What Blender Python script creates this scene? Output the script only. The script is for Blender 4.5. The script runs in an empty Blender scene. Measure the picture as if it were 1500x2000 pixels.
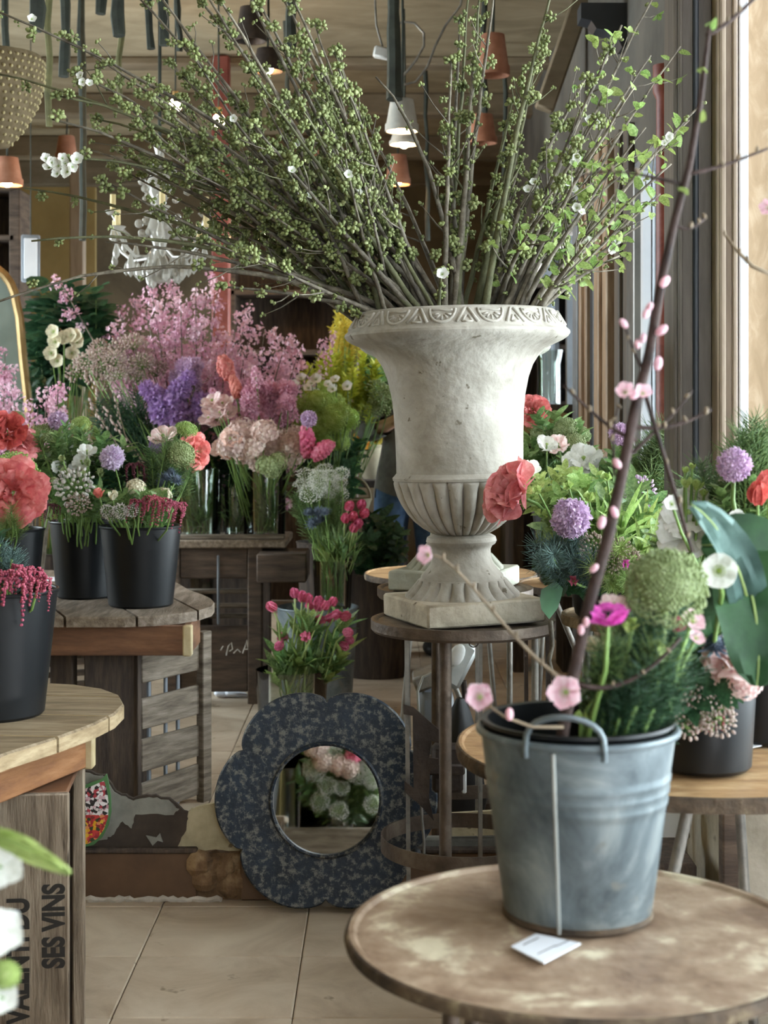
import bpy, bmesh, math, random
from mathutils import Vector, Matrix, Quaternion
random.seed(11)
R = random.uniform
PI = math.pi
SC = bpy.context.scene
COL = SC.collection
# ------------------------------------------------------------------ camera, daylight, exposure
F, HZ, CX, CH = 3000.0, 810.0, 750.0, 1.25          # focal length and horizon in 1500x2000 pixels, camera height
cam_d = bpy.data.cameras.new('camera'); cam = bpy.data.objects.new('camera', cam_d); COL.objects.link(cam)
cam.location = (0, 0, CH); cam.rotation_euler = (PI/2, 0, 0)
cam_d.sensor_fit = 'HORIZONTAL'; cam_d.sensor_width = 36; cam_d.lens = 36*F/1500
cam_d.shift_y = -(1000-HZ)/1500; cam_d.clip_start = .05; cam_d.clip_end = 100
cam_d.dof.use_dof = True; cam_d.dof.focus_distance = 3.55; cam_d.dof.aperture_fstop = 10
SC.camera = cam
w = bpy.data.worlds.new('overcast_sky'); SC.world = w; w.use_nodes = True
bg = w.node_tree.nodes['Background']; bg.inputs[0].default_value = (.95, .975, 1, 1); bg.inputs[1].default_value = 20.0
SC.view_settings.view_transform = 'Standard'; SC.view_settings.look = 'None'
SC.view_settings.gamma = 1; SC.view_settings.use_curve_mapping = False
SC.view_settings.exposure = -0.15
SC.cycles.max_bounces = 7; SC.cycles.diffuse_bounces = 4; SC.cycles.glossy_bounces = 3
SC.cycles.transparent_max_bounces = 12; SC.cycles.use_denoising = True
SC.cycles.sample_clamp_indirect = 6; SC.cycles.caustics_reflective = False; SC.cycles.caustics_refractive = False
def portal(name, loc, sx, sy, rot):
    l = bpy.data.lights.new(name, 'AREA'); l.shape = 'RECTANGLE'; l.size = sx; l.size_y = sy
    l.cycles.is_portal = True
    o = bpy.data.objects.new(name, l); COL.objects.link(o); o.location = loc; o.rotation_euler = rot
portal('window_portal', (1.33, 1.5, 1.78), 2.3, 4.5, (0, PI/2, 0))
portal('window_portal', (.45, -2.56, 2.05), 1.1, 1.8, (PI/2, 0, PI))  # portal of the added front fill window
portal('window_portal', (-3.72, 6.9, 1.85), 2.0, 3.8, (0, -PI/2, 0))  # portal of the added left fill window
portal('window_portal', (1.02, 5.0, 1.4), 1.6, 1.5, (0, PI/2, 0))
portal('window_portal', (1.02, 9.8, 1.4), 1.6, 4.5, (0, PI/2, 0))
def P(px, py, D): return Vector(((px-CX)/F*D, D, CH-(py-HZ)/F*D))
def PXZ(px, z, D): return Vector(((px-CX)/F*D, D, z))

# ------------------------------------------------------------------ materials
def C(h, a=1.0):
    h = h.lstrip('#'); c = [int(h[i:i+2], 16)/255 for i in (0, 2, 4)]
    return tuple((x/12.92 if x <= .04045 else ((x+.055)/1.055)**2.4) for x in c) + (a,)
MATS = {}
def mat(name, cols, scale=6, detail=6, rough=.7, metal=0, bump=0, bscale=None, stretch=(1, 1, 1), speck=None,
        speck_scale=60, speck_at=.62, speck_soft=.05, speck_det=3, rnd=0, transl=0, dist=.0, pos=None, spec=.4, rnd_hue=0, kind='noise'):
    m = bpy.data.materials.new(name); m.use_nodes = True; MATS[name] = m
    nt = m.node_tree; N = nt.nodes; L = nt.links; N.clear()
    out = N.new('ShaderNodeOutputMaterial'); b = N.new('ShaderNodeBsdfPrincipled')
    b.inputs['Roughness'].default_value = rough; b.inputs['Metallic'].default_value = metal
    b.inputs['Specular IOR Level'].default_value = spec
    tc = N.new('ShaderNodeTexCoord'); mp = N.new('ShaderNodeMapping'); mp.inputs['Scale'].default_value = stretch
    L.new(tc.outputs['Object'], mp.inputs[0])
    if rnd:
        ob = N.new('ShaderNodeObjectInfo'); ml = N.new('ShaderNodeVectorMath'); ml.operation = 'SCALE'; ml.inputs[0].default_value = (17, 23, 31)
        L.new(ob.outputs['Random'], ml.inputs['Scale']); L.new(ml.outputs[0], mp.inputs['Location'])
    src = None
    if len(cols) == 1:
        col = N.new('ShaderNodeRGB'); col.outputs[0].default_value = C(cols[0]); src = col.outputs[0]
    else:
        if kind == 'voronoi':
            n = N.new('ShaderNodeTexVoronoi'); n.inputs['Scale'].default_value = scale; o_ = n.outputs['Color']
        else:
            n = N.new('ShaderNodeTexNoise'); n.inputs['Scale'].default_value = scale; n.inputs['Detail'].default_value = detail
            n.inputs['Roughness'].default_value = .62; n.inputs['Distortion'].default_value = dist; o_ = n.outputs[0]
        L.new(mp.outputs[0], n.inputs['Vector'])
        r = N.new('ShaderNodeValToRGB'); L.new(o_, r.inputs[0])
        e = r.color_ramp.elements
        ps = pos or [.32+.36*i/(len(cols)-1) for i in range(len(cols))]
        while len(e) < len(cols): e.new(.5)
        for i, c in enumerate(cols): e[i].position = ps[i]; e[i].color = C(c)
        src = r.outputs[0]
    if speck:
        n2 = N.new('ShaderNodeTexNoise'); n2.inputs['Scale'].default_value = speck_scale; n2.inputs['Detail'].default_value = speck_det; n2.inputs['Roughness'].default_value = .5 if speck_det < 5 else .75
        L.new(mp.outputs[0], n2.inputs['Vector'])
        r2 = N.new('ShaderNodeValToRGB'); r2.color_ramp.elements[0].position = speck_at; r2.color_ramp.elements[1].position = speck_at+speck_soft
        L.new(n2.outputs[0], r2.inputs[0])
        mx = N.new('ShaderNodeMixRGB'); L.new(r2.outputs[0], mx.inputs[0]); L.new(src, mx.inputs[1]); mx.inputs[2].default_value = C(speck)
        src = mx.outputs[0]
    if rnd or rnd_hue:
        oi = N.new('ShaderNodeObjectInfo'); hs = N.new('ShaderNodeHueSaturation')
        mr = N.new('ShaderNodeMapRange'); mr.inputs[3].default_value = 1-rnd; mr.inputs[4].default_value = 1+rnd
        L.new(oi.outputs['Random'], mr.inputs[0]); L.new(mr.outputs[0], hs.inputs['Value'])
        mh = N.new('ShaderNodeMapRange'); mh.inputs[3].default_value = .5-rnd_hue; mh.inputs[4].default_value = .5+rnd_hue
        mu = N.new('ShaderNodeMath'); mu.operation = 'FRACT'; m7 = N.new('ShaderNodeMath'); m7.operation = 'MULTIPLY'; m7.inputs[1].default_value = 7.3
        L.new(oi.outputs['Random'], m7.inputs[0]); L.new(m7.outputs[0], mu.inputs[0]); L.new(mu.outputs[0], mh.inputs[0]); L.new(mh.outputs[0], hs.inputs['Hue'])
        L.new(src, hs.inputs['Color']); src = hs.outputs[0]
    L.new(src, b.inputs['Base Color'])
    if bump:
        n3 = N.new('ShaderNodeTexNoise'); n3.inputs['Scale'].default_value = bscale or scale*4; n3.inputs['Detail'].default_value = 5
        L.new(mp.outputs[0], n3.inputs['Vector'])
        bp = N.new('ShaderNodeBump'); bp.inputs['Strength'].default_value = bump; bp.inputs['Distance'].default_value = .01
        L.new(n3.outputs[0], bp.inputs['Height']); L.new(bp.outputs[0], b.inputs['Normal'])
    sh = b.outputs[0]
    if transl:
        t = N.new('ShaderNodeBsdfTranslucent'); L.new(src, t.inputs[0])
        mix = N.new('ShaderNodeMixShader'); mix.inputs[0].default_value = transl; L.new(sh, mix.inputs[1]); L.new(t.outputs[0], mix.inputs[2]); sh = mix.outputs[0]
    L.new(sh, out.inputs[0]); return m
def glassy(name, tint, gl=.12, rough=.03, body=0):
    m = bpy.data.materials.new(name); m.use_nodes = True; MATS[name] = m; nt = m.node_tree; N = nt.nodes; L = nt.links; N.clear()
    out = N.new('ShaderNodeOutputMaterial'); t = N.new('ShaderNodeBsdfTransparent'); t.inputs[0].default_value = C(tint)
    g = N.new('ShaderNodeBsdfGlossy'); g.inputs['Roughness'].default_value = rough
    lw = N.new('ShaderNodeFresnel'); lw.inputs[0].default_value = 1.5
    ad = N.new('ShaderNodeMath'); ad.operation = 'ADD'; ad.inputs[1].default_value = gl*.4; ad.use_clamp = True; L.new(lw.outputs[0], ad.inputs[0])
    mx = N.new('ShaderNodeMixShader'); L.new(ad.outputs[0], mx.inputs[0]); L.new(t.outputs[0], mx.inputs[1]); L.new(g.outputs[0], mx.inputs[2])
    sh = mx.outputs[0]
    if body:
        d = N.new('ShaderNodeBsdfDiffuse'); d.inputs[0].default_value = C('#e8e4da'); m2 = N.new('ShaderNodeMixShader'); m2.inputs[0].default_value = body
        L.new(sh, m2.inputs[1]); L.new(d.outputs[0], m2.inputs[2]); sh = m2.outputs[0]
    L.new(sh, out.inputs[0])
def emis(name, col, s):
    m = bpy.data.materials.new(name); m.use_nodes = True; MATS[name] = m; nt = m.node_tree; nt.nodes.clear()
    out = nt.nodes.new('ShaderNodeOutputMaterial'); e = nt.nodes.new('ShaderNodeEmission'); e.inputs[0].default_value = C(col); e.inputs[1].default_value = s
    nt.links.new(e.outputs[0], out.inputs[0])
mat('stone', ['#7d766b', '#a09a8f', '#b5afa5'], 7, 8, .85, bump=.35, bscale=45, speck='#6b6355', speck_scale=38, speck_at=.69, dist=.4)
mat('mirrored_stone', ['#8a8a7c', '#a9a99a', '#b9b8aa'], 7, 8, .85, bump=.3, bscale=45)
mat('plinth', ['#8d8271', '#b3a894', '#c8bfad'], 9, 8, .9, bump=.6, bscale=40, speck='#5d5140', speck_scale=30, speck_at=.68)
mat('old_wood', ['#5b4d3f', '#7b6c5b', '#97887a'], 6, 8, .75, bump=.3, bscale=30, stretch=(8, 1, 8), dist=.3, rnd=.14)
mat('apron_lit', ['#6b4630', '#94653f', '#ad7d54'], 4, 8, .65, bump=.2, bscale=20, stretch=(1, 1, 5))  # lit copy of red_wood, the brighter light put into the colour
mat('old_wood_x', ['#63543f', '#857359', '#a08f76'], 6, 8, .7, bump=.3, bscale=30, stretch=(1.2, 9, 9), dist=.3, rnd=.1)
mat('crate_wood', ['#5f5142', '#867664', '#a3937f'], 6, 8, .85, bump=.35, bscale=30, stretch=(9, 9, 1), dist=.3, rnd=.1, speck='#453a2e', speck_scale=7, speck_at=.66)
mat('grey_wood', ['#4f463b', '#756a5c', '#92877a'], 6, 8, .85, bump=.35, bscale=30, stretch=(1, 1, 9), dist=.3, rnd=.16)
mat('dark_wood', ['#2e2621', '#443931', '#5a4c40'], 6, 8, .8, bump=.3, bscale=30, stretch=(8, 8, 1), rnd=.15)
mat('brown_wood', ['#3b2f28', '#54463b', '#6b5a4b'], 5, 8, .75, bump=.3, bscale=30, stretch=(1, 1, 7), rnd=.15)
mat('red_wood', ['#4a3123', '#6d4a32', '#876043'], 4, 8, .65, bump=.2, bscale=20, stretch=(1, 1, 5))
mat('pale_wood', ['#a3906a', '#bfab82', '#d3c49f'], 8, 6, .75, bump=.2)
mat('edge_wood', ['#7d6a50', '#a08b6a', '#bda987'], 9, 8, .75, bump=.3, bscale=30, stretch=(1, 1, 4))
mat('base_paint', ['#4a3423', '#5e4530', '#6b5039'], 4, 6, .6, speck='#c9beae', speck_scale=45, speck_at=.78)
mat('rubble', ['#4d3826', '#7a5f44', '#ab9270'], 12, 8, .95, bump=.9, bscale=30)
mat('mortar', ['#a0978a', '#c9c1b4'], 14, 6, .95, bump=.6)
mat('tile', ['#a08d77', '#b8a690', '#c8b8a2'], 3.5, 8, .5, bump=.08, bscale=20, dist=1.0, rnd=.05, speck='#86755f', speck_scale=14, speck_at=.68)
mat('grout', ['#7d6f5e', '#93836f'], 10, 4, .9)
mat('plaster_grey', ['#62605a', '#85837b', '#97958c'], 7, 6, .9, bump=.3)
mat('mirrored_cream', ['#8f8468', '#b7aa8b', '#c9bd9f'], 6, 8, .9, bump=.4, speck='#75684e', speck_scale=24, speck_at=.66)  # cream of what the mirror shows, put into the colour
mat('backing_dark', ['#332b25', '#443a32', '#57493e'], 6, 6, .9)
mat('ceiling', ['#85785f', '#9a8c71', '#ab9d82'], 2.2, 7, .9, stretch=(1, 2, 1), dist=.5)
mat('beam', ['#71634f', '#83755f', '#928470'], 3, 7, .85, stretch=(1, 3, 3))
mat('far_wall', ['#5b4f40', '#766852', '#8a7a60'], 1.5, 6, .9, dist=.4)
mat('side_wall', ['#4d4a45', '#625e57', '#716b62'], 2, 6, .85)
mat('ochre_wall', ['#8b7549', '#a48d5d'], 2, 6, .9)
mat('frame_dark', ['#4d463f', '#5d554d', '#6b6259'], 3, 6, .6, stretch=(8, 8, 1))
mat('frame_greige', ['#8d7c6c', '#a08f7d', '#ab9b89'], 3, 6, .6, stretch=(8, 8, 1))
mat('frame_white', ['#d5d8de', '#e9ebef'], 3, 4, .5)
mat('frame_blue', ['#2c3036', '#3d4249'], 3, 4, .45)
mat('frame_grey', ['#70757c', '#8b9096'], 3, 4, .45)
mat('frame_gold', ['#86705a', '#a18870', '#b8a188'], 4, 6, .5, stretch=(8, 8, 1))
mat('red_post', ['#5e2c26', '#7d3f36', '#8c5046'], 12, 6, .5)
mat('blind', ['#a08a6c', '#af987a', '#c2ae92'], 5, 8, .8, stretch=(3, 3, 1.0), dist=1.4)
mat('cabinet_paint', ['#8e8676', '#b1a897', '#c4bcab'], 6, 8, .85, bump=.5, speck='#5f574a', speck_scale=11, speck_at=.64)
mat('white_paint', ['#c9cac6', '#dcdcd8'], 8, 6, .7, speck='#8a867c', speck_scale=30, speck_at=.7)
mat('rust_top', ['#6d5643', '#8d7560', '#a6907a', '#d8cdb2'], 9.0, 12, .55, bump=.3, bscale=40, dist=.3, pos=[.34, .45, .55, .63], spec=.5)
mat('rust_top_b', ['#8d6a47', '#b18c63', '#caa97f'], 8, 9, .5, bump=.3, bscale=40, stretch=(1, 3, 1), dist=.5, spec=.5)
mat('rust_edge', ['#352b22', '#5a4a3a', '#9a8a6c'], 14, 8, .8, bump=.5, pos=[.38, .55, .7])
mat('iron', ['#4a3f36', '#5e5146', '#74685b'], 14, 8, .5, metal=.55, bump=.25, bscale=60)
mat('iron_grey', ['#66635e', '#85817a', '#98938a'], 14, 8, .5, metal=.4, bump=.25, bscale=60)
mat('iron_dark', ['#2c2521', '#3d332d', '#4c4037'], 12, 8, .6, metal=.4, bump=.3, bscale=50)
mat('zinc', ['#434c51', '#6c767a', '#9ba2a2'], 8, 10, .45, metal=.4, bump=.06, bscale=18, dist=.8, speck='#7a7c78', speck_scale=16, speck_at=.64)
mat('zinc_light', ['#a7aba8', '#c0c2bd'], 12, 6, .45, metal=.4)
mat('black_plastic', ['#0b0d10', '#111417'], 5, 5, .38, speck='#2c3138', speck_scale=170, speck_at=.74)
mat('black_matte', ['#0d0e10', '#17181a'], 6, 4, .6)
mat('blue_frame', ['#0c1520', '#121f2d', '#1b2a3a'], 12, 6, .5, speck='#6f6d66', speck_scale=60, speck_at=.5, speck_soft=.09, speck_det=14, bump=.15, bscale=90)
mat('white_paper', ['#d9dde6', '#e8ebf0'], 3, 4, .7)
mat('ink', ['#2b2723'], rough=.8)
mat('chalk', ['#cfc9bf'], rough=.9)
mat('terracotta', ['#96644e', '#ad775d', '#bb8a72'], 9, 6, .8, rnd=.1)
mat('pot_white', ['#a9a79f', '#c8c6be'], 9, 6, .85)
mat('cord', ['#2c302b', '#434840'], 12, 4, .8)
mat('dry_stem', ['#5a5a3e', '#7a7750'], 12, 4, .85)
mat('gold', ['#7f673f', '#a1865a'], 9, 5, .4, metal=.5)
mat('dusk_glass', ['#6b756d', '#859087'], 3, 4, .25)
mat('weave', ['#54472f', '#74644a'], 30, 4, .85)
mat('weave_knob', ['#a5976f'], rough=.8)
mat('candle', ['#d9c48e'], rough=.6)
mat('clay', ['#8f8570', '#aaa089'], 9, 6, .85)
mat('denim', ['#3d5474', '#536c8a'], 30, 4, .9)
mat('sweater', ['#63605c', '#77736d'], 30, 4, .95)
mat('skin', ['#c89a80'], rough=.6); mat('hair', ['#33261d'], rough=.6); mat('shoe', ['#221f1d'], rough=.6)
mat('wicker', ['#8a8068', '#a89d80'], 25, 5, .85, bump=.4)
# plants
mat('bark', ['#453e36', '#665e51', '#888071'], 30, 6, .8, bump=.5, bscale=80, rnd=.2)
mat('bark_green', ['#4a4a35', '#6b6b4c'], 30, 6, .8, bump=.4, bscale=80, rnd=.2)
mat('bark_purple', ['#211614', '#35251f', '#483733'], 30, 6, .75, bump=.3, bscale=80)
mat('bark_twig', ['#6b5c4a', '#877761'], 30, 6, .7, rnd=.15)
def mixw(h, k): return '#%02x%02x%02x' % tuple(int(int(h[i:i+2], 16)*(1-k)+238*k) for i in (1, 3, 5))
PET = dict(scale=3, detail=3, rough=.55, transl=.3, spec=.3)
mat('bud_green', ['#5a6238', '#7f8853', '#a6ac7c'], 40, 3, .6, rnd=.2, transl=.15)
mat('bud_scale', ['#4d4a2c', '#6b5a37'], 30, 3, .7)
mat('leaf_fresh', ['#76904a', '#93ab60', '#b0c37c'], 8, 3, .45, rnd=.15, rnd_hue=.02, transl=.4)
mat('leaf_mid', ['#4f6b3c', '#6c8a50', '#8ca46c'], 8, 3, .5, rnd=.22, rnd_hue=.02, transl=.25)
mat('leaf_dark', ['#243d2b', '#335538', '#476b4b'], 8, 3, .4, rnd=.2, transl=.2)
mat('leaf_blue', ['#3c5350', '#557069', '#7d948c'], 8, 3, .6, rnd=.15, transl=.15)
mat('leaf_yellow', ['#8d9a2f', '#b1b73f', '#c9c95c'], 8, 3, .5, rnd=.15, transl=.35)
mat('leaf_big', ['#1f3a26', '#2f5330', '#477043'], 9, 5, .65, bump=.3, bscale=18, transl=.1)
mat('cabbage_leaf', ['#2f4742', '#47625b', '#6b857e'], 9, 5, .65, bump=.3, bscale=18)
mat('stem_green', ['#5d7a3a', '#7d9a52'], 12, 3, .55, rnd=.2)
mat('stem_pale', ['#8ba05a', '#a9bb78'], 12, 3, .55, rnd=.15)
for n_, c_ in dict(coral=['#cf534e', '#e2746b', '#ee988c'], coral_rose=['#c25a58', '#d9797b', '#eaa0a0'], white=['#d9d9cf', '#eeeee6', '#f8f8f4'],
        cream=['#cfc4a0', '#e4dab8', '#f0ead2'], lilac=['#b08cb4', '#cba8ca', '#e2c9df'], purple=['#8a5ca0', '#a67fbb', '#c4a3d2'],
        pink=['#c97f9d', '#dda0b8', '#ecc3d2'], pink_cloud=['#c98ba2', '#dcaabf', '#eccbd6'], pink_pale=['#e0b3b0', '#eccfc9', '#f5e6df'],
        hot_pink=['#c23a63', '#db5a80', '#ea88a3'], magenta=['#a8127a', '#c92b9a', '#dc6bb8'], blossom_pink=['#e3a0b4', '#f0c0cc', '#f8dde2'],
        lilac_pale=['#c9a9cf', '#ddc6e0', '#ecdff0'], red=['#a52c2c', '#c4403a', '#d9635a'], wine=['#4d1826', '#6b2434', '#84384a'],
        berry=['#7d1f36', '#a8384f', '#c8647a'], lime=['#7f9a3a', '#9db857', '#bcd07f'], lime_soft=['#76864a', '#92a165', '#b0bd88'],
        acid=['#8fae3a', '#a9c755', '#c5dd80'], yellow=['#b9a62c', '#d5c33f', '#e6da6a'], orange=['#d98a1a', '#eeaa2c', '#f4c458'],
        thistle=['#3d4a5c', '#56657a', '#77879a'], beige=['#9b7f78', '#b79d92', '#d0bdb0'], peach=['#dba38f', '#ecc3ae', '#f6e0d0'],
        plum=['#5a2c52', '#7d4a74', '#9d6c92'], hydra=['#c9a8a0', '#e0c4b8', '#efe0d2'], celosia=['#c93a66', '#df5f84', '#ea87a2'], tulip=['#c23f68', '#d65f84', '#e992ab'], grey_white=['#a59a92', '#cfc8c0', '#e4dfd8']).items():
    c_ = [mixw(h, .16) for h in c_]
    mat('pet_'+n_, c_, rnd=.1, rnd_hue=.008, **PET)
glassy('glass', '#f4f8f5', .12); glassy('pane', '#eef4f6', .06); glassy('crystal', '#e8e6e0', .5, .08, .38)
emis('bulb', '#ffcf90', 150); 
m_ = bpy.data.materials.new('silver_mirror'); m_.use_nodes = True; MATS['silver_mirror'] = m_
b_ = m_.node_tree.nodes['Principled BSDF']; b_.inputs['Metallic'].default_value = 1; b_.inputs['Roughness'].default_value = .02; b_.inputs['Base Color'].default_value = (.88, .9, .87, 1)
# leaf sign print: upper half white and pink on black, lower half red and yellow
def sign_print():
    m = bpy.data.materials.new('flower_print'); m.use_nodes = True; MATS['flower_print'] = m; nt = m.node_tree; N = nt.nodes; L = nt.links
    b = N['Principled BSDF']; tc = N.new('ShaderNodeTexCoord'); v = N.new('ShaderNodeTexVoronoi'); v.inputs['Scale'].default_value = 130
    L.new(tc.outputs['Object'], v.inputs['Vector']); sep = N.new('ShaderNodeSeparateColor'); L.new(v.outputs['Color'], sep.inputs[0])
    def ramp(cols):
        r = N.new('ShaderNodeValToRGB'); r.color_ramp.interpolation = 'CONSTANT'; e = r.color_ramp.elements
        while len(e) < len(cols): e.new(.5)
        for i, c in enumerate(cols): e[i].position = i/len(cols); e[i].color = C(c)
        L.new(sep.outputs[0], r.inputs[0]); return r.outputs[0]
    a = ramp(['#2a2426', '#e6dfe0', '#3a3034', '#d7b3bd', '#b4404a', '#efe9ea', '#25221f', '#c08a98'])
    c = ramp(['#8f1f2b', '#c33a3a', '#d8a01e', '#2c3a22', '#e0b63a', '#a82c34', '#7d2a2a', '#d98f5a'])
    sp = N.new('ShaderNodeSeparateXYZ'); L.new(tc.outputs['Object'], sp.inputs[0])
    gt = N.new('ShaderNodeMath'); gt.operation = 'GREATER_THAN'; gt.inputs[1].default_value = .085; L.new(sp.outputs[2], gt.inputs[0])
    mx = N.new('ShaderNodeMixRGB'); L.new(gt.outputs[0], mx.inputs[0]); L.new(c, mx.inputs[1]); L.new(a, mx.inputs[2]); L.new(mx.outputs[0], b.inputs['Base Color'])
sign_print()

# ------------------------------------------------------------------ mesh helpers
class MB:
    def __init__(s): s.v = []; s.f = []
    def add(s, vs, fs):
        o = len(s.v); s.v += [tuple(p) for p in vs]; s.f += [tuple(i+o for i in f) for f in fs]; return s
    def box(s, c, size, M=None, ch=.0):
        hx, hy, hz = [q/2 for q in size]; c = Vector(c)
        if not ch:
            vs = [Vector((x*hx, y*hy, z*hz)) for x in (-1, 1) for y in (-1, 1) for z in (-1, 1)]
            fs = [(0, 1, 3, 2), (4, 6, 7, 5), (0, 4, 5, 1), (2, 3, 7, 6), (0, 2, 6, 4), (1, 5, 7, 3)]
        else:
            ch = min(ch, .45*min(size)); vs = []; ix = {}
            for sx in (-1, 1):
                for sy in (-1, 1):
                    for sz in (-1, 1):
                        for a in range(3):
                            h = [hx-ch, hy-ch, hz-ch]; h[a] += ch
                            ix[(sx, sy, sz, a)] = len(vs); vs.append(Vector((sx*h[0], sy*h[1], sz*h[2])))
            fs = []
            for a in range(3):
                for sg in (-1, 1):
                    q = []
                    for p, r in ((-1, -1), (1, -1), (1, 1), (-1, 1)):
                        k = [0, 0, 0]; k[a] = sg; k[(a+1) % 3] = p; k[(a+2) % 3] = r; q.append(ix[(k[0], k[1], k[2], a)])
                    fs.append(tuple(q))
            for a in range(3):
                b, d = (a+1) % 3, (a+2) % 3
                for p in (-1, 1):
                    for r in (-1, 1):
                        k0 = [0, 0, 0]; k0[b] = p; k0[d] = r; k0[a] = -1; k1 = list(k0); k1[a] = 1
                        fs.append((ix[(*k0, b)], ix[(*k1, b)], ix[(*k1, d)], ix[(*k0, d)]))
            for sx in (-1, 1):
                for sy in (-1, 1):
                    for sz in (-1, 1): fs.append(tuple(ix[(sx, sy, sz, a)] for a in range(3)))
        if M is not None: vs = [M @ p for p in vs]
        return s.add([p+c for p in vs], fs)
    def beam(s, a, b, w, h, up=(0, 0, 1), ch=0):
        a, b = Vector(a), Vector(b); d = b-a; y = d.normalized(); up = Vector(up)
        if abs(y.dot(up)) > .98: up = Vector((1, 0, 0))
        x = y.cross(up).normalized(); z = x.cross(y)
        M = Matrix((x, y, z)).transposed()
        return s.box((a+b)/2, (w, d.length, h), M, ch)
    def tube(s, pts, rads, n=6, cap=True):
        pts = [Vector(p) for p in pts]; k = len(pts)
        if not hasattr(rads, '__len__'): rads = [rads]*k
        vs = []; fs = []; x = None
        for i in range(k):
            t = (pts[min(i+1, k-1)]-pts[max(i-1, 0)])
            t = t.normalized() if t.length > 1e-9 else Vector((0, 0, 1))
            if x is None: x = t.orthogonal().normalized()
            else:
                x = x-t*x.dot(t); x = x.normalized() if x.length > 1e-6 else t.orthogonal().normalized()
            y = t.cross(x)
            for j in range(n):
                a = 2*PI*j/n; vs.append(pts[i]+(x*math.cos(a)+y*math.sin(a))*rads[i])
        for i in range(k-1):
            for j in range(n): fs.append((i*n+j, i*n+(j+1) % n, (i+1)*n+(j+1) % n, (i+1)*n+j))
        if cap: fs.append(tuple(range(n-1, -1, -1))); fs.append(tuple((k-1)*n+j for j in range(n)))
        return s.add(vs, fs)
    def lathe(s, prof, n=32, c=(0, 0, 0), fr=None, M=None, cap=True):
        # prof: (r, z); fr(r, z, a) may displace the radius
        c = Vector(c); vs = []; fs = []
        for r, z in prof:
            for j in range(n):
                a = 2*PI*j/n; rr = fr(r, z, a) if fr else r
                p = Vector((rr*math.cos(a), rr*math.sin(a), z)); vs.append((M @ p if M else p)+c)
        for i in range(len(prof)-1):
            for j in range(n): fs.append((i*n+j, i*n+(j+1) % n, (i+1)*n+(j+1) % n, (i+1)*n+j))
        if cap and prof[0][0] > 1e-5: fs.append(tuple(range(n-1, -1, -1)))
        if cap and prof[-1][0] > 1e-5: fs.append(tuple((len(prof)-1)*n+j for j in range(n)))
        return s.add(vs, fs)
    def ball(s, c, r, n=6, m=4, sc=(1, 1, 1), M=None):
        prof = []; c = Vector(c); vs = []; fs = []
        vs.append(Vector((0, 0, -r*sc[2])))
        for i in range(1, m):
            t = -PI/2+PI*i/m
            for j in range(n): a = 2*PI*j/n; vs.append(Vector((r*math.cos(t)*math.cos(a)*sc[0], r*math.cos(t)*math.sin(a)*sc[1], r*math.sin(t)*sc[2])))
        vs.append(Vector((0, 0, r*sc[2]))); e = len(vs)-1
        for j in range(n): fs.append((0, 1+(j+1) % n, 1+j)); fs.append((e, e-n+j, e-n+(j+1) % n))
        for i in range(m-2):
            for j in range(n): fs.append((1+i*n+j, 1+i*n+(j+1) % n, 1+(i+1)*n+(j+1) % n, 1+(i+1)*n+j))
        return s.add([(M @ p if M else p)+c for p in vs], fs)
    def prism(s, poly, z0, z1):
        n = len(poly); vs = [(x, y, z0) for x, y in poly]+[(x, y, z1) for x, y in poly]
        fs = [tuple(range(n-1, -1, -1)), tuple(range(n, 2*n))]+[(i, (i+1) % n, n+(i+1) % n, n+i) for i in range(n)]
        return s.add(vs, fs)
    def slab(s, poly, d, base, ax, up, nrm):
        # polygon in a plane spanned by ax, up at base, thickness d along nrm
        base, ax, up, nrm = Vector(base), Vector(ax), Vector(up), Vector(nrm); n = len(poly)
        vs = [base+ax*x+up*y for x, y in poly]+[base+ax*x+up*y+nrm*d for x, y in poly]
        fs = [tuple(range(n-1, -1, -1)), tuple(range(n, 2*n))]+[(i, (i+1) % n, n+(i+1) % n, n+i) for i in range(n)]
        return s.add(vs, fs)
    def petal(s, M, L, W, cup=.3, curl=.2, k=.75, ruf=0, nu=4, nv=5, tip=0, base=.12):
        vs = []; fs = []
        for i in range(nv+1):
            t = i/nv; q = 1-(2*t**k-1)**2; w_ = W*max(math.sqrt(max(q, 0)), base if t < .5 else tip)
            for j in range(nu+1):
                u = 2*j/nu-1
                z = cup*W*u*u*(w_/W)**2+curl*L*t*t+ruf*math.sin(u*6+i*1.7)*t
                vs.append(M @ Vector((u*w_, L*t, z)))
        for i in range(nv):
            for j in range(nu): a = i*(nu+1)+j; fs.append((a, a+1, a+nu+2, a+nu+1))
        return s.add(vs, fs)
    def mesh(s, name, m, smooth=True, shift=None, fix=False):
        me = bpy.data.meshes.new(name)
        v = s.v if shift is None else [(p[0]-shift[0], p[1]-shift[1], p[2]-shift[2]) for p in s.v]
        me.from_pydata(v, [], s.f); me.update()
        if fix:
            bm = bmesh.new(); bm.from_mesh(me); bmesh.ops.recalc_face_normals(bm, faces=bm.faces); bm.to_mesh(me); bm.free()
        if m: me.materials.append(MATS[m])
        if smooth:
            me.polygons.foreach_set('use_smooth', [True]*len(me.polygons))
            if smooth == 'auto': me.set_sharp_from_angle(angle=math.radians(38))
        return me
def link(name, data, parent=None):
    o = bpy.data.objects.new(name, data); COL.objects.link(o)
    if parent: o.parent = parent
    return o
def tag(o, label, cat, group=None):
    o['label'] = label; o['category'] = cat
    if group: o['group'] = group
    return o
def thing(name, label, cat, loc=(0, 0, 0), group=None, rot=None):
    o = link(name, None); o.empty_display_size = .05; o.location = loc
    if rot is not None: o.rotation_mode = 'QUATERNION'; o.rotation_quaternion = rot
    return tag(o, label, cat, group)
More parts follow.
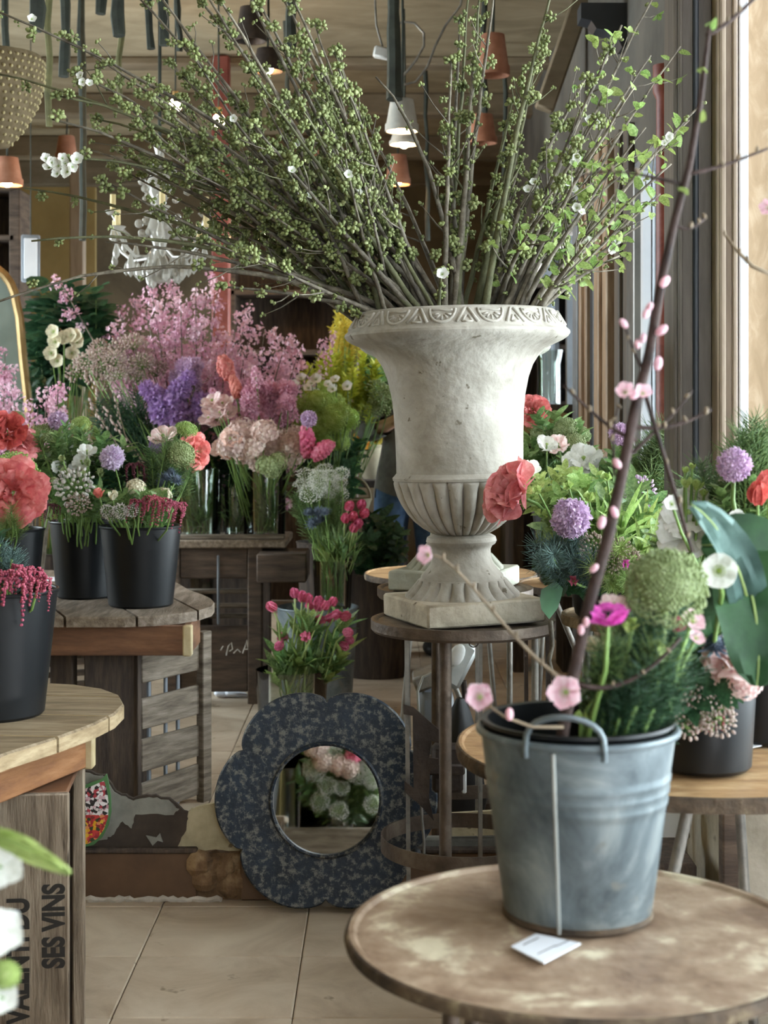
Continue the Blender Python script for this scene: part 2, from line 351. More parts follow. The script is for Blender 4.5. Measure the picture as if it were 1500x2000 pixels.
def part(name, mb, m, parent, smooth='auto', stuff=False, label=None, fix=True):
    """mb in world coordinates, parent an unrotated Empty or a part at the same origin"""
    sh = Vector(parent.location) if parent.parent is None else Vector((0, 0, 0))
    if parent.parent is not None:
        q = parent; sh = Vector((0, 0, 0))
        while q: sh += q.location; q = q.parent
    me = mb.mesh(name, m, smooth, sh, fix)
    o = link(name, me, parent)
    if stuff: o['kind'] = 'stuff'
    if label: o['label'] = label
    return o
def single(name, mb, m, label, cat, group=None, loc=None, smooth='auto'):
    loc = loc if loc is not None else (0, 0, 0)
    o = link(name, mb.mesh(name, m, smooth, loc, True)); o.location = loc
    return tag(o, label, cat, group)
def struct(name, mb, m, smooth=False, parent=None):
    o = link(name, mb.mesh(name, m, smooth, None, True), parent)
    if not parent: o['kind'] = 'structure'
    return o
def copy_tree(o, parent=None):
    c = o.copy(); COL.objects.link(c); c.parent = parent
    for ch in list(o.children): copy_tree(ch, c)
    return c

# ------------------------------------------------------------------ the room
DM = 3.95                                            # mirror plane above the low board; its reflections are built beyond as objects
MIR = 2*DM
XR = .95
floor = struct('floor', MB().box((-1.3, 5.25, -.035), (4.8, 15.5, .05)), 'grout')
tme = MB().box((0, 0, 0), (.373, .358, .02), ch=.003).mesh('tile', 'tile', False)
for i in range(-2, 5):
    for j in range(-3, 17):
        x = -.565+.375*(i+.5); y = 3.545+.36*(j+.5)
        t = link('tile', tme, floor); t.location = (x, y, -.01+R(-.0006, .0006)); t.rotation_euler = (0, 0, PI*random.randint(0, 1))
struct('ceiling', MB().box((-1.3, 5.25, 3.36), (4.8, 15.6, .1)), 'ceiling')
for k, (y, h_) in enumerate(((8.9, .05), (9.9, .14), (11.4, .16), (12.5, .2))):
    struct('trim_%d' % (k+1), MB().box((-1.3, y, 3.31-h_/2), (4.6, .16, h_), ch=.01), 'beam')
struct('wall_back', MB().box((-1.3, 12.6, 1.65), (4.8, .1, 3.5)), 'far_wall')
wl_ = MB(); wl_.box((-3.65, 1.2, 1.65), (.1, 7.5, 3.5)); wl_.box((-3.65, 10.95, 1.65), (.1, 4.2, 3.5)); wl_.box((-3.65, 6.9, .42), (.1, 4.0, .84)); wl_.box((-3.65, 6.9, 3.1), (.1, 4.0, .5)); struct('wall_left', wl_, 'ochre_wall')
w5 = struct('fill_window_left', MB().box((-3.62, 6.9, .86), (.1, 3.9, .05), ch=.006), 'frame_grey'); struct('pane', MB().box((-3.66, 6.9, 1.85), (.006, 3.9, 2.0)), 'pane', parent=w5)  # added unseen window, brightens the flowers further back
for y in (5.0, 6.9, 8.8): struct('window_post', MB().box((-3.64, y, 1.85), (.06, .06, 2.0), ch=.006), 'frame_grey', parent=w5)  # posts of the added left fill window
wf = MB(); wf.box((-1.3, -2.55, .55), (4.8, .1, 1.1)); wf.box((-1.3, -2.55, 3.15), (4.8, .1, .4)); wf.box((-1.85, -2.55, 1.65), (3.7, .1, 3.3)); struct('wall_front', wf, 'ochre_wall')
wq = struct('fill_window_front', MB().box((.5, -2.5, 1.12), (1.0, .1, .05), ch=.006), 'frame_white')  # added unseen window behind the camera for fill light
struct('pane', MB().box((.5, -2.5, 2.03), (1.0, .006, 1.8)), 'pane', parent=wq)  # pane of the added front fill window
for x in (.02, .98): struct('window_post', MB().box((x, -2.5, 2.03), (.07, .07, 1.8), ch=.006), 'frame_white', parent=wq)  # posts of the added front fill window
wr = MB()
XW = 1.25
wr.box((XW+.05, .7, .31), (.1, 6.5, .62)); wr.box((XW+.05, .7, 3.12), (.1, 6.5, .36))                # below and above the near window
wr.box((XW+.05, -1.6, 1.78), (.1, 1.9, 2.33))
wr.box((XR+.05, 8.4, .25), (.1, 8.6, .5)); wr.box((XR+.05, 8.4, 2.75), (.1, 8.6, 1.1))                   # beyond the corner
wr.box((XR+.05, 6.7, 1.35), (.1, 1.6, 1.72)); wr.box((XR+.05, 12.4, 1.35), (.1, .5, 1.72))
struct('wall_right', wr, 'side_wall')
wn = struct('window_1', MB().box((XW+.035, 1.6, .64), (.1, 4.5, .05), ch=.006), 'frame_white')
for y in (-.62, 1.5, 3.86): struct('window_post', MB().box((XW+.035, y, 1.8), (.07, .06, 2.3), ch=.006), 'frame_white', parent=wn)
struct('window_head', MB().box((XW+.035, 1.6, 2.93), (.07, 4.5, .05), ch=.006), 'frame_white', parent=wn)
struct('pane', MB().box((XW+.05, .44, 1.79), (.006, 2.06, 2.24)), 'pane', parent=wn)
struct('pane', MB().box((XW+.05, 2.68, 1.79), (.006, 2.3, 2.24)), 'pane', parent=wn)
w2 = struct('window_2', MB().box((.985, 5.0, .52), (.09, 1.8, .05), ch=.006), 'frame_white')
struct('window_head', MB().box((.985, 5.0, 2.18), (.07, 1.8, .05), ch=.006), 'frame_grey', parent=w2)
struct('pane', MB().box((1.0, 5.0, 1.35), (.006, 1.8, 1.66)), 'pane', parent=w2)
struct('window_post', MB().box((.975, 5.72, 1.35), (.03, .05, 1.66)), 'frame_white', parent=w2)
w3 = struct('window_3', MB().box((.985, 9.8, .52), (.09, 4.6, .05), ch=.006), 'frame_grey')
struct('pane', MB().box((1.0, 9.8, 1.35), (.006, 4.6, 1.66)), 'pane', parent=w3)
for y in (8.0, 9.2, 10.6): struct('window_post', MB().box((.975, y, 1.35), (.05, .07, 1.66)), 'frame_grey', parent=w3)
# corner posts beside the low board
pa = struct('trim_5', MB().box((.797, 4.03, 1.65), (.1, .14, 3.3), ch=.004), 'frame_dark')  # dark tone carries the shade on this recessed side of the post
struct('moulding', MB().box((.763, 3.955, 1.65), (.012, .02, 3.3), ch=.004), 'frame_dark', parent=pa)
struct('moulding', MB().box((.803, 3.955, 1.65), (.014, .016, 3.3), ch=.004), 'frame_blue', parent=pa)
pb = struct('trim_6', MB().box((.872, 3.96, 1.65), (.052, .13, 3.3), ch=.004), 'frame_greige')  # greige is the lit tone of the same post, put into the colour
struct('moulding', MB().box((.858, 3.889, 1.65), (.014, .014, 3.3), ch=.004), 'frame_greige', parent=pb)
struct('moulding', MB().box((.888, 3.887, 1.65), (.012, .012, 3.3), ch=.003), 'frame_greige', parent=pb)
struct('trim_7', MB().box((.913, 3.92, 1.9), (.024, .05, 2.6), ch=.003), 'frame_white')
struct('wall_return', MB().box((1.11, 3.99, 1.65), (.38, .06, 3.3), ch=.002), 'blind')
# uprights of the further window wall
for k, (y0, y1, m, dx) in enumerate(((5.82, 6.12, 'frame_dark', .03), (6.16, 6.5, 'frame_gold', .06), (6.55, 6.82, 'frame_blue', .03), (6.86, 7.02, 'frame_gold', .05), (7.06, 7.5, 'frame_grey', .03))):
    u = struct('trim_%d' % (8+k), MB().box((XR-dx/2, (y0+y1)/2, 1.18), (dx, y1-y0, 2.36), ch=.006), m)
    struct('moulding', MB().box((XR-dx-.008, (y0+y1)/2, 1.18), (.02, (y1-y0)*.35, 2.34), ch=.005), m, parent=u)
single('red_post', MB().lathe([(.0, 0), (.045, 0), (.045, .06), (.03, .08), (.03, 2.2), (.04, 2.22), (.04, 2.3), (0, 2.3)], 20, P(1301, 0, 4.62).to_2d().to_3d()), 'red_post',
       'slim dark red round post in front of the further window', 'post', loc=P(1301, 0, 4.62).to_2d().to_3d())
c0 = P(1185, 50, 6.0)
single('corbel', MB().slab([(-.1, .09), (.1, .09), (.1, -.08), (.06, -.085), (.045, -.05), (.02, -.045), (.0, -.02), (-.04, -.01), (-.06, .02), (-.1, .03)], .12, c0, (1, 0, 0), (0, 0, 1), (0, 1, 0)),
       'frame_blue', 'dark scrolled bracket high on the window wall', 'bracket', loc=c0)
single('wall_brace', MB().beam(P(1150, -40, 7.2), P(1062, 215, 7.2), .09, .09, ch=.01), 'beam', 'pale slanted brace under the ceiling behind the urn branches', 'brace', loc=P(1062, 215, 7.2))

# low board at the foot of the mirror
bb = struct('baseboard_left', MB().box((-.89, DM+.02, .062), (.82, .04, .124), ch=.004), 'base_paint')
struct('cap_moulding', MB().box((-.89, DM+.018, .129), (.82, .05, .014), ch=.004), 'dark_wood', parent=bb)
br = struct('baseboard_right', MB().box((.19, DM+.02, .062), (1.12, .04, .124), ch=.004), 'base_paint')
struct('cap_moulding', MB().box((.19, DM+.018, .129), (1.12, .05, .014), ch=.004), 'dark_wood', parent=br)
mb = MB()
for k in range(9):
    mb.ball((-.475+.013*k, DM+R(.0, .03), R(.02, .1)), R(.025, .042), 7, 5, (1, .7, 1))
mb.box((-.425, DM+.035, .06), (.13, .05, .12))
single('broken_board', mb, 'rubble', 'broken crumbling stretch of the low board exposing rough masonry', 'rubble', loc=(-.425, DM, 0), smooth=False)
mb = MB(); pts = []
for k in range(30): pts.append((-.78+.0125*k, DM-.006+R(-.004, .004), .004+R(-.002, .004)))
mb.tube(pts, [R(.005, .012) for _ in pts], 6)
single('mortar_line', mb, 'mortar', 'crumbly pale mortar line along the foot of the low board', 'mortar', loc=(-.6, DM, 0))
def px_poly(pts, D, ox, oz): return [((px-CX)/F*D-ox, CH-(py-HZ)/F*D-oz) for px, py in pts]
def px_slab(pts, D, d, jit=0):
    if jit:
        rj = random.Random(3); q = []
        for (a, b), (c, e) in zip(pts, pts[1:]+pts[:1]):
            for k in range(5): q.append((a+(c-a)*k/5+rj.uniform(-jit, jit), b+(e-b)*k/5+rj.uniform(-jit, jit)))
        pts = q
    return MB().slab(px_poly(pts, D, 0, 0), d, (0, D, 0), (1, 0, 0), (0, 0, 1), (0, 1, 0))
g = thing('damaged_mirror_backing', 'flaking dark backing with a bare grey patch above the low board', 'mirror backing', P(250, 1658, DM+.01))
part('dark_layer', px_slab([(120, 1505), (160, 1503), (205, 1515), (225, 1543), (258, 1560), (285, 1550), (330, 1560), (368, 1588), (362, 1620), (345, 1662), (120, 1662)], DM+.012, .012, 2.2), 'backing_dark', g, False)
part('grey_patch', px_slab([(140, 1520), (156, 1508), (200, 1517), (222, 1546), (258, 1565), (290, 1556), (328, 1564), (350, 1582), (338, 1590), (264, 1592), (256, 1618), (238, 1604), (222, 1630), (205, 1640), (150, 1650)], DM+.006, .008, 1.8), 'plaster_grey', g, False)
part('torn_flake', px_slab([(285, 1632), (305, 1636), (312, 1628), (318, 1645), (308, 1642), (298, 1652)], DM+.007, .005), 'plaster_grey', g, False)
single('mirrored_patch', px_slab([(346, 1618), (352, 1600), (368, 1586), (380, 1576), (470, 1556), (470, 1660), (346, 1660), (350, 1640)], DM+.014, .014, 2), 'mirrored_cream', 'cream patch painted as the mirrored floor beside the scalloped mirror', 'reflection', loc=P(400, 1660, DM+.014), smooth=False)  # flat cream colour stands in for floor and wood reflected in the mirror
single('mirrored_patch', px_slab([(868, 1590), (990, 1582), (1180, 1586), (1300, 1580), (1300, 1632), (1100, 1628), (868, 1634)], DM+.014, .014), 'mirrored_cream', 'spotted cream strip painted as a mirror image behind the iron stand', 'reflection', loc=P(1000, 1632, DM+.014), smooth=False)  # another flat cream slab in place of a reflected area
single('grey_ledge', MB().beam(P(800, 1647, DM+.03), P(1310, 1647, DM+.03), .03, .036, ch=.006), 'plaster_grey', 'grey rounded ledge running above the low board', 'ledge', loc=P(1000, 1660, DM+.03))

# ------------------------------------------------------------------ urn on its iron stand
UD = 3.62; US = UD/F; SX, SZ = .186, .77
def urn(name, label, m_stone, m_pl):
    t = thing(name, label, 'urn', (SX, UD, SZ))
    zb = SZ+.054
    a = .293/2; ph = math.radians(20)
    Mz = Matrix.Rotation(ph, 3, 'Z')
    part('plinth', MB().box((SX, UD, SZ+.027), (2*a, 2*a, .054), Mz, ch=.005), m_pl, t)
    def Z(y): return zb+(1163-y)*US
    foot = [(0, 1163), (112, 1163), (112, 1158), (104, 1150), (95, 1140), (86, 1130), (80, 1127)]
    def ff(r, z, q):
        k = (z-Z(1160))/(Z(1128)-Z(1160))
        return r if not 0 < k < 1 else r-14*US*(1-math.sqrt(abs(math.cos(11*q))))*math.sin(PI*min(1, k*1.0+.1))**.5
    part('foot', MB().lathe([(r*US, Z(y)) for r, y in foot]+[(0, Z(1127))], 176, (SX, UD, 0), ff), m_stone, t)
    stem = [(0, 1131), (82, 1130), (80, 1122), (70, 1112), (61, 1100), (57, 1085), (57, 1072), (60, 1066), (66, 1062), (69, 1056), (67, 1048), (60, 1044), (50, 1042), (0, 1042)]
    part('stem', MB().lathe([(r*US, Z(y)) for r, y in stem], 64, (SX, UD, 0)), m_stone, t)
    bowl = [(0, 1046), (46, 1045), (58, 1040), (74, 1031), (90, 1018), (104, 1002), (115, 985), (123, 968), (128, 952), (130, 942), (129, 937), (124, 933), (110, 932), (0, 932)]
    def fb(r, z, q):
        k = (z-Z(1043))/(Z(934)-Z(1043))
        return r if not 0 < k < 1 else r-(14*US)*(1-math.sqrt(abs(math.cos(13*q))))*min(1, 5*(1-k))*min(1, k*4+.3)
    bp = []
    for i in range(len(bowl)-1):
        for s_ in range(3): q = s_/3; bp.append((bowl[i][0]*(1-q)+bowl[i+1][0]*q, bowl[i][1]*(1-q)+bowl[i+1][1]*q))
    part('gadrooned_bowl', MB().lathe([(r*US, Z(y)) for r, y in bp]+[(0, Z(932))], 312, (SX, UD, 0), fb), m_stone, t)
    body = [(0, 936), (131, 936), (132, 931), (128, 927), (124, 922), (124, 900), (125, 850), (127, 805), (131, 770), (138, 738), (147, 714), (158, 697), (172, 684), (190, 675), (206, 668), (216, 661), (220, 655), (219, 650), (214, 646), (212, 643), (194, 613), (189, 609), (182, 608), (172, 614), (165, 640), (140, 690), (120, 760), (118, 780), (0, 780)]
    part('body', MB().lathe([(r*US, Z(y)) for r, y in body], 96, (SX, UD, 0)), m_stone, t)
    def surf(q, k):                                   # angle, 0 bottom of the band .. 1 top
        r = (212+(194-212)*k)*US; return Vector((r*math.sin(q), -r*math.cos(q), Z(643+(613-643)*k)-SZ))
    n = 14; st = 2*PI/n
    mp = MB(); mc = MB()
    w_ = st*.27
    arc = [surf(w_*math.cos(b), .93-.86*math.sin(b)) for b in [PI*i/10 for i in range(11)]]
    mp.tube(arc, .0036, 5); mp.tube([surf(w_*(i/4-1)*.8, .84+.04*math.sin(i*PI/4)) for i in range(9)], .003, 5)
    for b in (-1.15, -.6, 0, .6, 1.15): mp.tube([surf(w_*.28*math.sin(b), .72-.22*math.cos(b)), surf(w_*.75*math.sin(b), .72-.5*math.cos(b))], [.0022, .0036], 5)
    h_ = st*.21
    for sg in (-1, 1): mc.tube([surf(sg*h_*.12, .95), surf(sg*h_, .08)], .0042, 5); mc.tube([surf(sg*h_*.1, .5), surf(sg*h_*.5, .1)], .0028, 5)
    mc.tube([surf(-h_*.5, .1), surf(h_*.5, .1)], .0028, 5)
    me1 = mp.mesh('palmette', m_stone, True, None, True); me2 = mc.mesh('chevron', m_stone, True, None, True)
    for k in range(n):
        o = link('palmette', me1, t); o.rotation_euler = (0, 0, k*st-.18); o = link('chevron', me2, t); o.rotation_euler = (0, 0, (k+.5)*st-.18)
    return t
u1 = urn('stone_urn', 'large pale stone urn with palmette rim holding budding branches', 'stone', 'plinth')
u1.rotation_euler = (0, -math.radians(1.2), 0)
u2 = urn('stone_urn', 'greenish mirror image of the large urn behind it, square plinth showing', 'mirrored_stone', 'mirrored_stone')
u2.location = (SX+.012, MIR-UD, SZ); u2.scale = (1, -1, 1)  # mirror image of the urn, built as a second object

def stand(name, label):
    o = Vector((SX, UD, 0)); t = thing(name, label, 'plant stand', o)
    z1 = SZ
    prof = [(0, z1-.004), (.2, z1-.004), (.204, z1), (.212, z1+.001), (.217, z1), (.217, z1-.022), (.212, z1-.028), (.19, z1-.03), (0, z1-.03)]
    part('top', MB().lathe(prof, 64, o), 'iron', t)
    part('pole', MB().tube([PXZ(870, 0, 3.47), PXZ(870, z1-.03, 3.47)], .0142, 14), 'iron', t)
    part('leg', MB().beam(PXZ(799, 0, 3.66), PXZ(794, z1-.03, 3.66), .03, .01, up=(1, 0, 0)), 'iron_grey', t)
    part('leg', MB().beam(PXZ(1075, 0, 3.6), PXZ(1070, z1-.03, 3.6), .021, .01, up=(1, 0, 0)), 'iron_dark', t)
    part('leg', MB().beam(PXZ(938, 0, 3.79), PXZ(938, z1-.03, 3.79), .02, .01, up=(1, 0, 0)), 'iron_grey', t)
    part('rod', MB().tube([PXZ(1045, .05, 3.52), PXZ(1045, z1-.02, 3.52)], .0085, 10), 'iron_grey', t)
    rp = [(.19, .226), (.194, .226), (.194, .262), (.19, .262)]
    mb = MB(); vs = []; n = 64
    for j in range(n):
        a = 2*PI*j/n
        for r, z in rp: vs.append((o.x+r*math.cos(a), o.y+r*math.sin(a), z))
    mb.add(vs, [(j*4+k, j*4+(k+1) % 4, ((j+1) % n)*4+(k+1) % 4, ((j+1) % n)*4+k) for j in range(n) for k in range(4)])
    part('ring', mb, 'iron', t)
    return t
st1 = stand('iron_stand', 'rusty round iron stand carrying the stone urn')
hk = [P(925+9*math.cos(a), 1255+9*math.sin(a), 3.42) for a in [PI*.05+PI*.9*i/8 for i in range(9)]]
part('hook', MB().tube(hk, .0016, 5), 'iron_dark', st1)
pl = [(788, 1376), (808, 1382), (857, 1425), (857, 1452), (843, 1447), (838, 1480), (856, 1482), (856, 1502), (840, 1506), (838, 1560), (848, 1604), (820, 1572), (790, 1547), (790, 1525), (808, 1540), (806, 1398), (788, 1395)]
part('bracket_plate', px_slab(pl, 3.63, .006), 'iron_dark', st1, False)
st2 = stand('iron_stand', 'mirror image of the iron stand just behind it, under the greenish urn')
st2.location = (SX+.012, MIR-UD, 0); st2.scale = (1, -1, 1)  # mirror image of the stand, built as a second object
sb = thing('socket_box', 'dark metal socket box hanging behind the iron stand pole', 'socket', P(875, 1545, 3.72))
part('body', MB().box(P(874, 1499, 3.75), (.075, .05, .115), ch=.008), 'iron_dark', sb)
part('back_plate', MB().box(P(906, 1512, 3.79), (.012, .03, .09), ch=.003), 'white_paint', sb)
part('tab', MB().beam(P(830, 1503, 3.7), P(908, 1503, 3.7), .012, .026, ch=.004), 'iron_dark', sb)
mb = MB(); mb.tube([P(822, 1548, 3.66), P(824, 1600, 3.66), P(828, 1640, 3.66), P(828, 1672, 3.66)], .0035, 8)
cb = thing('electric_cable', 'thin cable with a round plug dangling inside the stand ring', 'cable', P(828, 1690, 3.66))
part('wire', mb, 'iron_grey', cb); part('plug', MB().ball(P(829, 1680, 3.66), .017, 12, 8, (1, 1, .9)), 'black_matte', cb)
part('plug', MB().ball(P(812, 1668, 3.7), .014, 12, 8, (1, 1, 1.1)), 'black_matte', cb)
mb = MB().ball(P(937, 1642, DM+.03), .012, 7, 5, (1, 1, 1.4)); single('pebble', mb, 'mortar', 'small cream pebble on the grey ledge behind the stand', 'stone', loc=P(937, 1656, DM+.03))
# grey case and lamp head standing on the floor further back
D_ = 4.75
gc = thing('metal_case', 'grey metal case with a wire handle standing behind the iron stand', 'case', PXZ(845, 0, D_))
part('body', MB().box(P(850, 1440, D_), (.11, .16, .3), ch=.02), 'frame_grey', gc)
part('lid', MB().box(P(838, 1322, D_), (.1, .14, .05), Matrix.Rotation(-.35, 3, 'Y'), ch=.008), 'iron_grey', gc)
part('handle', MB().tube([P(818, 1400, D_-.1), P(816, 1350, D_-.1), P(826, 1322, D_-.1), P(850, 1312, D_-.1)], .004, 8), 'zinc_light', gc)
part('base', MB().box(PXZ(850, .065, D_), (.12, .17, .13), ch=.01), 'iron_dark', gc)
lh = thing('enamel_lamp', 'pale enamel lamp head tilted on a stem behind the stand pole', 'lamp', PXZ(905, 0, 4.9))
mh_ = Matrix.Rotation(.5, 3, 'Y') @ Matrix.Rotation(-.2, 3, 'X')
part('head', MB().box(P(898, 1300, 4.9), (.06, .05, .15), mh_, ch=.012), 'zinc_light', lh)
part('lens', MB().ball(P(892, 1280, 4.86), .03, 14, 8, (.8, .4, 1.3), mh_), 'white_paint', lh)
part('stem', MB().tube([P(905, 1330, 4.9), P(915, 1420, 4.92), PXZ(915, .02, 4.92)], .01, 8), 'iron_dark', lh)
part('base', MB().lathe([(0, 0), (.09, 0), (.09, .02), (.02, .035), (0, .035)], 24, PXZ(915, 0, 4.92)), 'iron_dark', lh)
mb = MB(); c0 = PXZ(898, 0, 4.6)
mb.lathe([(0, .0), (.06, .0), (.075, .1), (.07, .2), (.055, .29), (.03, .36), (.012, .4), (0, .405)], 18, c0, lambda r, z, a: r*(1+.12*math.sin(3*a+z*20)))
single('black_sack', mb, 'black_matte', 'slumped black sack on the floor beside the enamel lamp', 'sack', loc=c0)

# ------------------------------------------------------------------ scalloped mirror leaning on the board
MR = 3.87/F
mc_ = P(637, 1562, 3.885)
fm = thing('scalloped_mirror', 'dark blue speckled flower-shaped mirror leaning low against the board', 'mirror', (mc_.x, mc_.y, mc_.z))
def rad(a): 
    return (190+29*abs(math.cos(3*a))**.6)*MR
mb = MB(); n = 180; vs = []; fs = []
rows = [(1.0, .022), (1.0, .0), (.985, -.004), (.6, -.004)]
for q, (k, y) in enumerate(rows):
    for j in range(n):
        a = 2*PI*j/n; r = rad(a)*k if k > .7 else 112*MR
        vs.append((mc_.x+r*math.cos(a), mc_.y+y, mc_.z+r*math.sin(a)))
for q in range(len(rows)-1):
    for j in range(n): fs.append((q*n+j, q*n+(j+1) % n, (q+1)*n+(j+1) % n, (q+1)*n+j))
for j in range(n): vs.append((mc_.x+112*MR*math.cos(2*PI*j/n), mc_.y+.022, mc_.z+112*MR*math.sin(2*PI*j/n)))
for j in range(n): fs.append((3*n+j, 3*n+(j+1) % n, 4*n+(j+1) % n, 4*n+j)); fs.append((4*n+j, 4*n+(j+1) % n, (j+1) % n, j))
mb.add(vs, fs); part('frame', mb, 'blue_frame', fm)
Mx = Matrix.Rotation(PI/2, 3, 'X')
part('inner_rim', MB().lathe([(104*MR, -.0), (104*MR, .012), (108*MR, .016), (112*MR, .012), (113*MR, .0), (104*MR, 0)], 90, mc_, None, Mx, False), 'blue_frame', fm)
part('glass', MB().lathe([(0, -.0), (105*MR, -.0), (105*MR, -.004), (0, -.004)], 90, mc_, None, Mx), 'silver_mirror', fm)
fm.rotation_euler = (-math.radians(8), 0, 0)

# ------------------------------------------------------------------ round iron tables
def round_table(name, label, px, z, D, r, mtop, legs, lipm='rust_edge', th=.014):
    o = PXZ(px, 0, D); t = thing(name, label, 'table', o)
    part('top', MB().lathe([(0, z-.004), (r-.012, z-.004), (r-.008, z), (r-.003, z), (r-.003, z-.004), (0, z-.0065)], 96, o), mtop, t)
    part('rim', MB().lathe([(r-.003, z-.006), (r-.003, z+.0005), (r, z-.001), (r+.002, z-th/2), (r, z-th), (r-.012, z-th), (r-.012, z-.006), (r-.003, z-.006)], 96, o, cap=False), lipm, t)
    for (a0, r0, a1, r1, m) in legs:
        p0 = o+Vector((r0*math.cos(a0), r0*math.sin(a0), z-.012)); p1 = o+Vector((r1*math.cos(a1), r1*math.sin(a1), .0))
        part('leg', MB().tube([p0, p0*.5+p1*.5, p1], .009, 10), m, t)
    part('hoop', MB().tube([o+Vector((r*.55*math.cos(2*PI*i/24), r*.55*math.sin(2*PI*i/24), z-.022)) for i in range(25)], .006, 8), 'iron', t)
    return t
NT = round_table('bistro_table', 'small rusty round bistro table in the foreground with peeling cream paint', 1130, .6975, 1.65, .25, 'rust_top',
                 [(3.75, .17, 3.7, .2, 'iron'), (5.35, .17, 5.4, .22, 'iron'), (.6, .17, .6, .22, 'iron'), (2.2, .17, 2.2, .22, 'iron')])
RT = round_table('bistro_table', 'weathered round tan table behind the zinc bucket at right', 1328, .72, 2.48, .36, 'rust_top_b',
                 [(4.6, .24, 4.05, .3, 'iron_grey'), (4.1, .25, 4.7, .33, 'iron_grey'), (.9, .2, .9, .3, 'iron_grey'), (2.0, .2, 2.2, .3, 'iron_grey')], th=.022)
T3 = round_table('bistro_table', 'pale round wooden-topped table beside the urn plinth', 1258, .79, 3.56, .19, 'old_wood_x',
                 [(4.2, .15, 4.2, .22, 'iron_grey'), (5.5, .15, 5.5, .22, 'iron_grey'), (.9, .15, .9, .22, 'iron_grey'), (2.4, .15, 2.4, .22, 'iron_grey')], 'old_wood_x', .024)
T4 = round_table('bistro_table', 'round tan table further back behind the urn plinth', 880, .7, 5.35, .3, 'rust_top_b',
                 [(4.0, .2, 5.2, .3, 'iron_grey'), (5.4, .2, 4.1, .3, 'iron_grey'), (.9, .2, .9, .3, 'iron_grey'), (2.2, .2, 2.2, .3, 'iron_grey')], th=.02)
T5 = round_table('bistro_table', 'round tan table further back by the window wall', 1150, .73, 4.75, .22, 'rust_top_b',
                 [(4.0, .2, 5.4, .26, 'iron_grey'), (5.4, .2, 3.9, .26, 'iron_grey'), (.9, .2, .9, .26, 'iron_grey'), (2.2, .2, 2.2, .26, 'iron_grey')], th=.02)
# folded paper labels
def paper(name, pts, z, label, lines=()):
    def on(px, py): D = (CH-z)*F/(py-HZ); return Vector(((px-CX)/F*D, D, z))
    q = [on(*p) for p in pts]; c = sum(q, Vector())/4
    t = thing(name, label, 'paper', c)
    m2 = MB(); m2.prism([(p.x, p.y) for p in q], z+.0006, z+.0022); part('sheet', m2, 'white_paper', t, False)
    for (a, b) in lines:
        m3 = MB(); p0, p1 = on(*a), on(*b); m3.beam(p0+Vector((0, 0, .0025)), p1+Vector((0, 0, .0025)), .0009, .0004); part('printed_line', m3, 'ink', t, False)
paper('price_tag', [(998, 1852), (1062, 1884), (1134, 1846), (1047, 1827)], .6975, 'white folded paper tag on the table below the zinc bucket', [((1050, 1868), (1085, 1851)), ((1022, 1850), (1052, 1836)), ((1085, 1853), (1112, 1841))])
paper('price_tag', [(1466, 1452), (1470, 1462), (1488, 1458), (1482, 1446)], .72, 'small white tag on the tan table beside the black bucket')

# painted cabinet, and a dark box for the shade under the tables
cbn = thing('painted_cabinet', 'chipped cream painted cabinet under the window behind the tan table', 'cabinet', (.78, 3.1, 0))
part('body', MB().box((.8, 3.15, .25), (.26, .5, .5), ch=.006), 'cabinet_paint', cbn)
part('corner_post', MB().box((.655, 2.92, .25), (.03, .04, .5), ch=.003), 'brown_wood', cbn)
single('white_board', MB().box(P(1300, 1600, 3.25), (.1, .02, .078), ch=.003), 'white_paint', 'chipped white board under the tan table behind the zinc bucket', 'board', loc=P(1300, 1635, 3.25))
db = thing('shade_box', 'low dark box standing in for the shade under the tan table', 'box', (.47, 3.14, 0))
part('body', MB().box((.47, 3.14, .18), (.3, .2, .36), ch=.006), 'dark_wood', db)
part('shade_board', MB().box((.47, 3.03, .15), (.31, .03, .04), ch=.004), 'black_matte', db)

